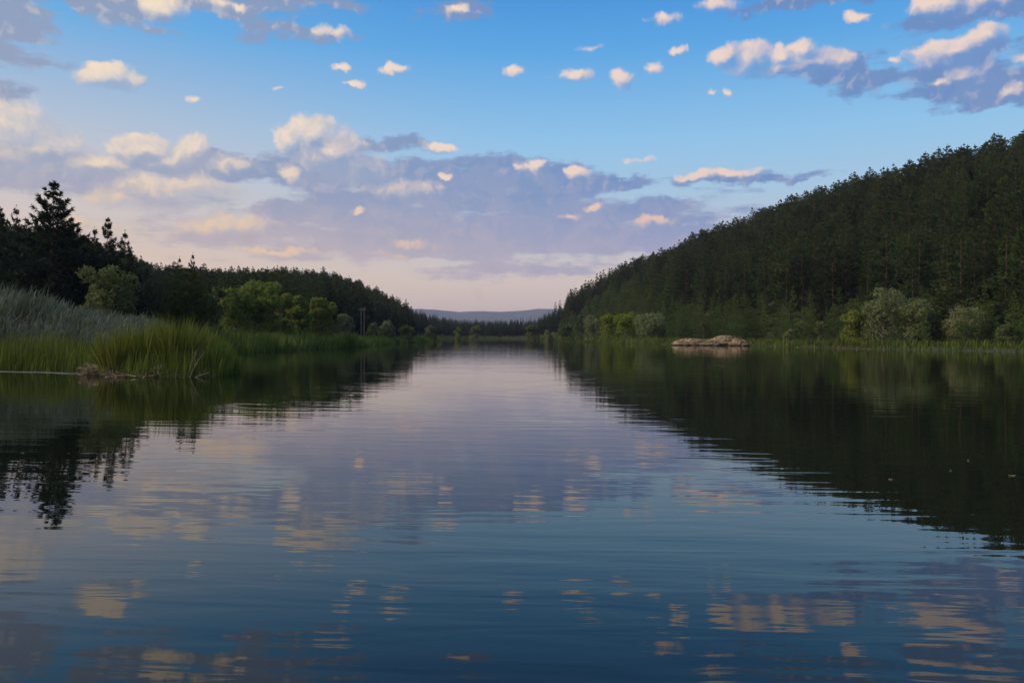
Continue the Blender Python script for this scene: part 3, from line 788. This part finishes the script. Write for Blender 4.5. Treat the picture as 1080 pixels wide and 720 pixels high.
# what stands in front counts as seen first
idx_y = np.where(young)[0]; idx_t = np.where(~young & ~leftnear)[0]; idx_n = np.where(leftnear)[0]
order = lambda ids: ids[np.argsort(-app[ids])]
idx_n = order(idx_n); idx_t = order(idx_t); idx_y = order(idx_y)
n_room = 300 - 11 - len(idx_n[:90])
ind = []
for i in idx_n[:90]:
    ind.append((i, 'n'))
t_right = [i for i in idx_t if right[i]]
for i in idx_t[:n_room]: ind.append((i, 't'))
for i in idx_y[:290]: ind.append((i, 'y'))
used = set(i for i, _ in ind)
G_N = NEAR_GROUP; G_T = 'tall pines covering the wooded hillsides'; G_Y = 'young pines in the band along the right shore'
for i, kk in ind:
    if kk == 'n':
        k = int(g.integers(0, 4)); H0 = (18, 16, 15, 14)[k]; ms = NEAR[k]
        lab = 'black-green pine crowded in the shaded wood behind the left reed bed'; gr = G_N; nm = 'pine_tree'
    elif kk == 't':
        k = int(g.integers(0, len(TALL))); H0 = 15; ms = TALL[k]
        nm = 'pine_tree'
        if not right[i]: lab = 'dark pine in the wood on the low hill left of the lake'; gr = 'pines covering the low left hill'
        elif s[i] < 60: lab = 'tall dark pine in the foremost rows of the right hillside, above the young pines'; gr = 'tall pines in the foremost rows of the right hillside'
        else: lab = 'tall dark pine higher up on the steep right hillside'; gr = 'tall pines higher up the right hillside'
    else:
        k = int(g.integers(0, len(YOUNG))); H0 = 9; ms = YOUNG[k]
        lab = 'young bushy green pine in the band along the right shore'; gr = G_Y; nm = 'young_pine_tree'
    sc = H[i] / H0
    t_ = thing(nm, lab, 'tree', (X[i], Y[i], Z[i] - .1), rotz[i], gr, (sc * sxy[i] * (1 if kk != 'n' else .8), sc * sxy[i] * (1 if kk != 'n' else .8), sc))
    link('trunk', ms[0], t_); link('crown', ms[1], t_)

# the rest of the wood: one object scattering the same trees with geometry nodes
rest_i = np.array([i for i in range(len(X)) if i not in used])
print('FOREST', len(X), 'young', len(idx_y), 'near', len(idx_n), 'tall', len(idx_t), 'rest', len(rest_i))
kinds = np.where(young[rest_i], 6 + g.integers(0, 4, len(rest_i)), g.integers(0, 6, len(rest_i)))
kinds = np.where(leftnear[rest_i], 2, kinds)
low_ = (np.abs(th[rest_i] + 1) < 8)
kinds = np.where(low_ & ~young[rest_i], np.where(kinds % 2 == 0, 2, 4), kinds)
hh = H[rest_i] / np.where(young[rest_i], 9.0, 15.0)
me = bpy.data.meshes.new('forest'); me.vertices.add(len(rest_i))
me.vertices.foreach_set('co', np.stack([X[rest_i], Y[rest_i], Z[rest_i] - .1], -1).astype(np.float32).ravel())
for nm, arr, ty in (('kind', kinds.astype(np.int32), 'INT'), ('hs', hh.astype(np.float32), 'FLOAT'), ('ws', (hh * sxy[rest_i]).astype(np.float32), 'FLOAT'), ('rz', rotz[rest_i].astype(np.float32), 'FLOAT')):
    a = me.attributes.new(nm, ty, 'POINT'); a.data.foreach_set('value', arr)
forest = link('forest', me)
tag(forest, 'dense dark pine wood covering both hills and the valley end', 'forest', kind='stuff')
# proto sources = crown/trunk objects of trees that stand in the scene
def src_of(ms):
    tr = [o for o in COL.objects if o.data is ms[0]][0]; cr = [o for o in COL.objects if o.data is ms[1]][0]
    return tr, cr
ng = bpy.data.node_groups.new('forest_scatter', 'GeometryNodeTree')
ng.interface.new_socket('Geometry', in_out='INPUT', socket_type='NodeSocketGeometry')
ng.interface.new_socket('Geometry', in_out='OUTPUT', socket_type='NodeSocketGeometry')
N = ng.nodes; L_ = ng.links
gi = N.new('NodeGroupInput'); go = N.new('NodeGroupOutput')
def named(nm, ty):
    n = N.new('GeometryNodeInputNamedAttribute'); n.data_type = ty; n.inputs['Name'].default_value = nm
    return [o for o in n.outputs if o.enabled][0]
g2i = N.new('GeometryNodeGeometryToInstance')
srcs = []
for ms in TALL + YOUNG:
    j = N.new('GeometryNodeJoinGeometry')
    for o in src_of(ms):
        oi = N.new('GeometryNodeObjectInfo'); oi.transform_space = 'ORIGINAL'; oi.inputs['Object'].default_value = o
        L_.new(oi.outputs['Geometry'], j.inputs[0])
    gti = N.new('GeometryNodeGeometryToInstance'); L_.new(j.outputs[0], gti.inputs[0]); srcs.append(gti)
jj = N.new('GeometryNodeJoinGeometry')
for s_ in reversed(srcs): L_.new(s_.outputs[0], jj.inputs[0])
iop = N.new('GeometryNodeInstanceOnPoints')
L_.new(gi.outputs[0], iop.inputs['Points']); L_.new(jj.outputs[0], iop.inputs['Instance'])
iop.inputs['Pick Instance'].default_value = True
L_.new(named('kind', 'INT'), iop.inputs['Instance Index'])
cz = N.new('ShaderNodeCombineXYZ'); L_.new(named('rz', 'FLOAT'), cz.inputs[2])
e2r = N.new('FunctionNodeEulerToRotation'); L_.new(cz.outputs[0], e2r.inputs[0]); L_.new(e2r.outputs[0], iop.inputs['Rotation'])
cs = N.new('ShaderNodeCombineXYZ'); w_ = named('ws', 'FLOAT'); L_.new(w_, cs.inputs[0]); L_.new(w_, cs.inputs[1]); L_.new(named('hs', 'FLOAT'), cs.inputs[2])
L_.new(cs.outputs[0], iop.inputs['Scale'])
L_.new(iop.outputs[0], go.inputs[0])
md = forest.modifiers.new('scatter', 'NODES'); md.node_group = ng

# =================================================================== reeds, sedge, grass
def blades(P, Hh, Wd, lean, g, tone, droop=0.3, seg=3, wind=(0.12, 0.0)):
    """curved tapering grass blades: P (n,3) roots"""
    n = len(P)
    a = g.uniform(0, 6.283, n)
    dv = np.stack([np.cos(a), np.sin(a), 0 * a], -1) * (np.abs(g.normal(size=n)) * lean)[:, None] + np.array([wind[0], wind[1], 0])
    f = g.uniform(0, 3.1416, n); wv = np.stack([np.cos(f), np.sin(f), 0 * f], -1)
    wv = np.where(g.random((n, 1)) < .7, np.array([1.0, 0, 0]) * .8 + wv * .4, wv)
    V = []
    for k in range(seg + 1):
        u = k / seg
        c = P + dv * (Hh * (0.55 * u + 0.45 * u ** 2.4))[:, None]
        c[:, 2] += Hh * (u - droop * u ** 3 * np.minimum(1.5, np.linalg.norm(dv, axis=1)))
        w = Wd * (1 - u ** 2.2) + (Wd * 0.04)
        V += [c - wv * w[:, None] / 2, c + wv * w[:, None] / 2]
    V = np.stack(V, 1)
    m_ = 2 * (seg + 1)
    base = np.arange(n)[:, None] * m_
    Fq = np.concatenate([base + np.array([2 * k, 2 * k + 1, 2 * k + 3, 2 * k + 2]) for k in range(seg)])
    tt = np.repeat(tone[:, None], m_, 1) + np.repeat(np.linspace(-.18, .18, seg + 1), 2)[None, :]
    return V.reshape(-1, 3), Fq, np.clip(tt, 0, 1).ravel()

def scatter(n, x0, x1, y0, y1, smin, smax, g, dens=None):
    x = g.uniform(x0, x1, n); y = g.uniform(y0, y1, n)
    s = sdf(x, y); k = (s > smin) & (s < smax)
    if dens is not None: k &= g.random(n) < dens(x, y, s)
    x, y, s = x[k], y[k], s[k]
    return x, y, s, terrain(x, y)
gg = np.random.default_rng(5)
# tall grey-green reed bed
A = Acc()
def dens_reed(x, y, s):
    pxx = 540 + F * x / y
    cl = 0.45 + 0.55 * sm(-.3, .4, vnoise(x, y, 2.2, 11))
    return cl * np.where(pxx < 215, 1.0, 0.55)
x, y, s, z = scatter(70000, -48, -17, 44.5, 70, 2.6, 11, gg, dens_reed)
k = (x / y > -0.76)
x, y, s, z = x[k], y[k], s[k], z[k]
pxx = 540 + F * x / y
tgt = np.interp(pxx, [-20, 50, 75, 110, 150, 180, 205, 230], [313, 315, 324, 332, 336, 341, 344, 346])
hgt = (HZ - tgt) / F * y + CAM_H - z
hgt = np.minimum(hgt, 4.8) * np.interp(s, [2.6, 5], [0.6, 1.0]) * (0.70 + 0.36 * gg.random(len(x)) ** 1.3) * (1 + .10 * vnoise(x, y, 1.6, 3))
hgt *= 1 + .13 * vnoise(x, y, .7, 31) + .10 * vnoise(x, y, 3.0, 33)
P = np.stack([x, y, z - .1], -1)
V, Fq, tt = blades(P, hgt, gg.uniform(.03, .07, len(x)), .08, gg, np.clip(.42 + .25 * gg.normal(size=len(x)) + .3 * vnoise(x, y, 1.3, 41), 0, 1), wind=(.08, 0), seg=3)
A.add(V, Fq, tt)
# leaves up each stalk
for f0 in (.35, .5, .62, .74, .85):
    k = gg.random(len(x)) < .75
    Pk = P[k].copy(); hk = hgt[k]; Pk[:, 2] += hk * f0; Pk[:, 0] += .08 * hk * f0 * .6
    V, Fq, tt = blades(Pk, hk * gg.uniform(.12, .26, k.sum()), gg.uniform(.04, .085, k.sum()), .5, gg, np.clip(.5 + .3 * vnoise(x[k], y[k], 1.3, 41) + .24 * gg.normal(size=k.sum()), 0, 1), droop=.5, seg=2, wind=(.35, 0))
    A.add(V, Fq, tt)
print('reeds', len(x), sum(len(v) for v in A.V))
tag(link('reeds', A.mesh('reeds', M['reed'])), 'tall grey-green reed bed swaying on the left bank', 'reeds', kind='stuff')

# dry plumes topping the reeds
A = Acc(); k = gg.random(len(x)) < .045
Pk = P[k].copy(); Pk[:, 2] += hgt[k] * .96; Pk[:, 0] += .07 * hgt[k]
V, Fq, tt = blades(Pk, gg.uniform(.2, .4, k.sum()), np.full(k.sum(), .05), .3, gg, np.full(k.sum(), .3), droop=.6, wind=(.4, 0))
A.add(V, Fq, tt)
tag(link('reed_plumes', A.mesh('reed_plumes', M['straw'])), 'pale feathery plumes topping the tall reeds on the left bank', 'reed plumes', kind='stuff')

# green bank vegetation, both shores
def bank(n, box, smin, smax, hlo, hhi, wd, matk, name, label, dens=None, lean=.16, keep=None):
    A = Acc()
    x, y, s, z = scatter(n, *box, smin, smax, gg, dens)
    if keep is not None:
        k = keep(x, y, s); x, y, s, z = x[k], y[k], s[k], z[k]
    dd = np.hypot(x, y)
    h = (hlo * .7 + (hhi * 1.15 - hlo * .7) * gg.random(len(x)) ** 1.2) * (1 + .3 * vnoise(x, y, 3.5, 6) + .18 * vnoise(x, y, 1.1, 7)) * np.interp(s, [smin, smin + .8], [.55, 1])
    P = np.stack([x, y, np.maximum(z, -.25) - .03], -1)
    tone = np.clip(.46 + .24 * gg.normal(size=len(x)) + .3 * vnoise(x, y, 1.7, 15) + .22 * vnoise(x, y, 6, 12), 0, 1)
    V, Fq, tt = blades(P, h, wd * np.clip(dd / 60, .8, 4.0), lean, gg, tone, droop=.35, seg=2 if hhi < 1.5 else 3)
    A.add(V, Fq, tt); print(name, len(x))
    return tag(link(name, A.mesh(name, M[matk])), label, 'grass', kind='stuff')
vis = lambda x, y, s: (np.abs(x / y) < .72)
bank(80000, (-50, -14, 37, 62), -.35, 3.4, .7, 1.6, .055, 'grass', 'marsh_grass', 'green marsh grass fringing the left reed bed at the water', keep=vis)
bank(120000, (-62, -15, 50, 150), -.3, 9, 1.0, 2.1, .065, 'grass', 'bank_grass', 'green rushes lining the left bank below the willows', keep=lambda x, y, s: vis(x, y, s) & (gg.random(len(x)) < np.interp(s, [0, 3, 9], [1, .8, .25])))
bank(90000, (-62, -22, 140, 330), -.5, 7, .7, 1.5, .06, 'grass', 'shore_grass', 'low green grass on the far part of the left shore')
bank(150000, (14, 112, 84, 300), -.6, 7, .45, 1.25, .05, 'grass', 'waterside_grass', 'low green grass strip along the right shore', keep=lambda x, y, s: vis(x, y, s) & ~((x / y > (716 - 540) / F) & (x / y < (774 - 540) / F) & (s < 3.2)))
bank(60000, (-50, 34, 290, 520), -.8, 9, .6, 1.6, .05, 'grass', 'far_grass', 'pale grass rim across the far end of the lake')

# bright sedge tussocks at the tip of the left bank
def tussock(px, d, top, w, n, seed, label, matk='sedge'):
    g_ = np.random.default_rng(seed); x0, y0 = at_px(px, d); z0 = max(0.0, gz_at(x0, y0))
    hh_ = (HZ - top) / F * d + CAM_H - z0
    rr_ = w / 2 / F * d
    t_ = thing('sedge_tussock', label, 'sedge', (x0, y0, z0), 0, 'sedge tussocks at the tip of the left bank')
    a = g_.uniform(0, 6.283, n); r = rr_ * .62 * np.sqrt(g_.random(n))
    P = np.stack([np.cos(a) * r, np.sin(a) * r * .8, np.full(n, -.25)], -1)
    out_ = P * np.array([1, 1, 0]) / rr_
    A = Acc()
    hk = hh_ * (.42 + .66 * g_.random(n) ** .8) * (1 + .22 * np.sin(np.arctan2(P[:, 1], P[:, 0]) * 3 + seed * 2))
    # fan outward
    a2 = np.arctan2(out_[:, 1], out_[:, 0]); V, Fq, tt = blades(P, hk + .2, g_.uniform(.025, .065, n), .16, g_, np.clip(.5 + .3 * g_.normal(size=n), 0, 1), droop=.4, seg=4, wind=(0, 0))
    m_ = 10; VV = V.reshape(n, m_, 3); u = (np.repeat(np.linspace(0, 1, 5), 2))[None, :, None]
    VV = VV + (out_ * hk[:, None] * .42)[:, None, :] * u ** 1.4
    A.add(VV.reshape(-1, 3), Fq, tt)
    link('leaves', A.mesh('sedge_leaves', M[matk]), t_)
    # dead bleached litter round the foot
    n2 = 90; A = Acc(); a = g_.uniform(0, 6.283, n2)
    P = np.stack([np.cos(a) * rr_ * .7, -np.abs(np.sin(a)) * rr_ * .6, np.full(n2, -.12)], -1)
    V, Fq, tt = blades(P, g_.uniform(.35, .95, n2), np.full(n2, .035), .8, g_, np.clip(.4 + .25 * g_.normal(size=n2), 0, 1), droop=.5, seg=2)
    A.add(V, Fq, tt); link('dead_leaves', A.mesh('dead_sedge', M['straw']), t_)
    return t_
tussock(120, 39.5, 350, 36, 900, 1, 'leftmost bright sedge tussock, above bleached litter at the water edge')
tussock(150, 40.0, 345, 38, 1100, 2, 'middle bright sedge tussock of the left bank tip')
tussock(182, 39.8, 339, 44, 1500, 3, 'tallest and brightest sedge tussock, beside the leaning bleached stalks')
tussock(207, 42.0, 345, 34, 1000, 4, 'rightmost sedge tussock, greener and partly behind the bleached stalks')
def stalk(px, d, dx, h, label):
    x0, y0 = at_px(px, d)
    t_ = thing('dry_stalk', label, 'dry stalk', (x0, y0, -0.1), 0, 'bleached reed stalks leaning at the tip of the left bank')
    s_ = np.linspace(0, 1, 6)
    V, Fq = tube(np.stack([dx * s_ ** 1.2, .1 * s_, h * s_ - .12 * dx * s_ ** 3], -1), np.linspace(.026, .010, 6), 5)
    A = Acc(); A.add(V, Fq, .75); link('stem', A.mesh('stem', M['straw'], True), t_)
    n_ = 5; P = np.stack([dx * np.linspace(.3, .9, n_) ** 1.2, np.zeros(n_), h * np.linspace(.3, .9, n_)], -1)
    V, Fq, tt = blades(P, np.full(n_, .3), np.full(n_, .03), .5, gg, np.full(n_, .6), droop=.9, seg=2)
    A = Acc(); A.add(V, Fq, tt); link('dead_leaf', A.mesh('dead_leaf', M['straw']), t_)
stalk(199, 38.2, .75, 1.45, 'longest bleached stalk leaning right over the water')
stalk(197, 38.5, .42, 1.35, 'bleached stalk leaning steeply just left of the longest one')
stalk(203, 38.2, .78, .42, 'short bleached stalk lying low towards the right')
stalk(163, 38.4, .35, .75, 'short bleached stalk leaning between the sedge tussocks')
stalk(193, 38.3, .12, .8, 'short upright bleached stalk below the tallest tussock')

# bleached litter heaps
def litter(px, d, w, h, n, seed, label):
    g_ = np.random.default_rng(seed); x0, y0 = at_px(px, d)
    P = np.stack([g_.normal(size=n) * w * .3, g_.normal(size=n) * .25, np.abs(g_.normal(size=n)) * h * .35], -1)
    dv = unit(np.stack([g_.normal(size=n), g_.normal(size=n) * .5, g_.normal(size=n) * .22], -1))
    L = g_.uniform(.3, .9, n)
    V, Fq = tri_blades(P, dv, L, np.full(n, .022), g_)
    A = Acc(); A.add(V, Fq, np.repeat(np.clip(.4 + .3 * g_.normal(size=n), 0, 1), 3))
    o = link('reed_litter', A.mesh('reed_litter', M['straw']), None, (x0, y0, 0.0))
    tag(o, label, 'reed litter', 'heaps of bleached reed litter')
litter(99, 40.6, 1.0, .6, 260, 1, 'bleached litter heap at the left end of the sedge, by the pale silt')
litter(136, 38.9, 1.7, .26, 200, 2, 'low bleached litter heap between the first sedge tussocks')
litter(168, 38.5, 1.5, .22, 160, 3, 'low bleached litter heap at the foot of the tallest tussock')

# pale silt spit along the water at the far left
n_ = 90; xs = np.linspace(-44, -20.8, n_)
yb = np.interp(xs, [-44, -30, -24, -20.8], [46.0, 45.2, 42.6, 40.9]); hw = .5 + .3 * vnoise(xs, xs * 0, 3, 4) + .15 * vnoise(xs, xs * 0, .6, 5); yb = yb + .25 * vnoise(xs, xs * 0, 1.7, 9)
prof_ = np.array([-1, -.5, 0, .5, 1.0]); pz = np.array([-.06, .012, .03, .02, -.06])
V = np.stack([np.repeat(xs, 5), (yb[:, None] + hw[:, None] * prof_).ravel(), np.tile(pz, n_)], -1)
ii = (np.arange(n_ - 1)[:, None] * 5 + np.arange(4)[None, :]).ravel()
tag(link('silt', mesh_from('silt', V, np.stack([ii, ii + 5, ii + 6, ii + 1], -1), M['silt'], smooth=True)), kind='structure')

# =================================================================== rock bank on the right shore
def boulder(seed, rx, ry, rz, flat=.3):
    g_ = np.random.default_rng(seed)
    nu, nv = 64, 26
    u = np.linspace(0, 2 * np.pi, nu, endpoint=False); v = np.linspace(-.25, np.pi / 2, nv)
    U, Vv = np.meshgrid(u, v)
    n_ = np.stack([np.cos(U) * np.cos(Vv), np.sin(U) * np.cos(Vv), np.sin(Vv)], -1)
    q = n_ * 1.0
    s1 = vnoise(q[..., 0] * 3 + seed * 9, q[..., 1] * 3 + q[..., 2] * 4, .8, seed) * .16
    s2 = vnoise(q[..., 0] * 3 - q[..., 2] * 3, q[..., 1] * 3 + seed, .3, seed + 1) * .08
    s3 = vnoise(q[..., 0] * 3 + q[..., 2] * 5, q[..., 1] * 3, .12, seed + 2) * .06
    r = 1 + s1 + s2 + s3
    P = q * r[..., None] * np.array([rx, ry, rz])
    # horizontal ledges
    P[..., 2] = P[..., 2] + .02 * rz * np.sin(P[..., 2] / rz * 14)
    V = P.reshape(-1, 3)
    i = np.arange(nv - 1)[:, None] * nu; j = np.arange(nu)[None, :]; j2 = (j + 1) % nu
    return V, np.stack([i + j, i + j2, i + nu + j2, i + nu + j], -1).reshape(-1, 4)
def rock(px, d, rx, ry, rz, seed, label):
    x0, y0 = at_px(px, d)
    A = Acc(); A.add(*boulder(seed, rx, ry, rz)); y0 += .9; x0 += .5
    o = link('rock', A.mesh('rock', M['rock'], False), None, (x0, y0, -.05)); tag(o, label, 'rock', 'pale rocks of the bare bank on the right shore')
    return o
rock(732, 166.5, 4.8, 2.6, 1.35, 3, 'long low tan rock forming the left end of the bare bank')
rock(764, 164, 3.9, 2.6, 1.95, 5, 'tallest pale pinkish rock mound of the bare bank')
rock(778, 160, 2.1, 1.6, 1.35, 8, 'smaller rock at the right end of the bare bank')
rock(716, 167, 1.3, 1.1, .75, 11, 'small grey rock at the far left tip of the bare bank')
rock(748, 162, 2.0, 1.4, 1.0, 14, 'low dark rock in the dip between the two pale mounds')

for k, (px_, d_, r_, lab) in enumerate([(712, 165.5, .35, 'tiny stone lying left of the bare bank in the shallows'), (724, 163.6, .5, 'flat stone at the foot of the long low rock'),
        (741, 161.5, .42, 'small stone at the water below the dip of the bare bank'), (756, 159.6, .55, 'rounded stone at the foot of the tallest mound'),
        (771, 158.2, .4, 'small stone below the right shoulder of the tallest mound'), (786, 157.0, .6, 'last stone right of the bare bank beside the grass')]):
    x0, y0 = at_px(px_, d_); A = Acc(); A.add(*boulder(40 + k, r_ * 1.4, r_, r_ * .8))
    tag(link('stone', A.mesh('stone', M['rock'], True), None, (x0, y0, -.03)), lab, 'stone', 'stones along the foot of the bare bank')

# floating leaves near the right
for k, (px_, py_, lab) in enumerate([(1068, 502, 'largest pale leaf floating alone on the dark water near the right edge'), (1022, 486, 'tiny pale leaf floating left of and beyond the largest one'),
        (940, 506, 'small pale leaf floating on the dark hill reflection'), (1003, 497, 'small pale leaf floating between two others at the right')]):
    d_ = CAM_H * F / (py_ - HZ); x0, y0 = at_px(px_, d_); r_ = .028 if k else .05
    a_ = np.linspace(0, 2 * np.pi, 12, endpoint=False); w_l = np.abs(np.sin(a_)) ** .8 * np.sign(np.sin(a_))
    ring = np.stack([np.cos(a_) * r_, w_l * r_ * .5, .004 + .012 * np.cos(a_) ** 2], -1)
    V = np.concatenate([ring, ring - [0, 0, .003], [(0, 0, .006)], [(0, 0, .002)]])
    j_ = np.arange(12); j2_ = (j_ + 1) % 12
    me = mesh_from('floating_leaf', V, [np.stack([j_, j2_, np.full(12, 24)], -1), np.stack([j2_ + 12, j_ + 12, np.full(12, 25)], -1), np.stack([j_, j_ + 12, j2_ + 12, j2_], -1)], M['straw'], np.full(26, .9))
    o_ = link('floating_leaf', me, None, (x0, y0, 0.001)); o_.rotation_euler = (0, 0, k * 1.3); tag(o_, lab, 'leaf', 'leaves floating on the lake')

# =================================================================== timber pole pair on the left bank
x0, y0 = at_px(382.5, 178); z0 = gz_at(x0, y0)
Hp = (HZ - 324) / F * 178 + CAM_H - z0
t_ = thing('utility_pole', 'two slim wooden poles joined by crossarm below the left ridge', 'utility pole', (x0, y0, z0 - .2))
for sx in (-.33, .33):
    s_ = np.linspace(0, 1, 5); A = Acc(); A.add(*tube(np.stack([np.full(5, sx), 0 * s_, s_ * (Hp + .2)], -1), np.linspace(.08, .055, 5), 10))
    link('pole', A.mesh('pole', M['wood'], True), t_)
A = Acc(); A.add(*tube(np.array([(-.8, -.17, Hp - .35), (.8, -.17, Hp - .35)]), [.08, .08], 4)); link('crossarm', A.mesh('crossarm', M['wood']), t_)
for sx in (-.7, 0, .7):
    A = Acc(); A.add(*tube(np.array([(sx, -.17, Hp - .3), (sx, -.17, Hp - .2), (sx, -.17, Hp - .12), (sx, -.17, Hp - .05)]), [.03, .07, .05, .02], 8)); link('insulator', A.mesh('insulator', M['ins'], True), t_)

# =================================================================== air
bm_v = np.array([(-16500, -3300, -4), (16500, -3300, -4), (16500, 16500, -4), (-16500, 16500, -4)], float)
top_v = bm_v.copy(); top_v[:, 2] = 245
V = np.concatenate([bm_v, top_v])
Fq = np.array([(0, 3, 2, 1), (4, 5, 6, 7), (0, 1, 5, 4), (1, 2, 6, 5), (2, 3, 7, 6), (3, 0, 4, 7)])
hm = bpy.data.materials.new('air'); hm.use_nodes = True; hm.node_tree.nodes.clear()
ho = hm.node_tree.nodes.new('ShaderNodeOutputMaterial'); hv = hm.node_tree.nodes.new('ShaderNodeVolumePrincipled')
hv.inputs['Color'].default_value = (.66, .69, 1.0, 1.0); hv.inputs['Density'].default_value = 0.00009; hv.inputs['Anisotropy'].default_value = 0.2
hm.node_tree.links.new(hv.outputs[0], ho.inputs['Volume'])
tag(link('haze', mesh_from('haze', V, Fq, hm)), 'thin blue evening haze over the valley', 'haze', kind='stuff')
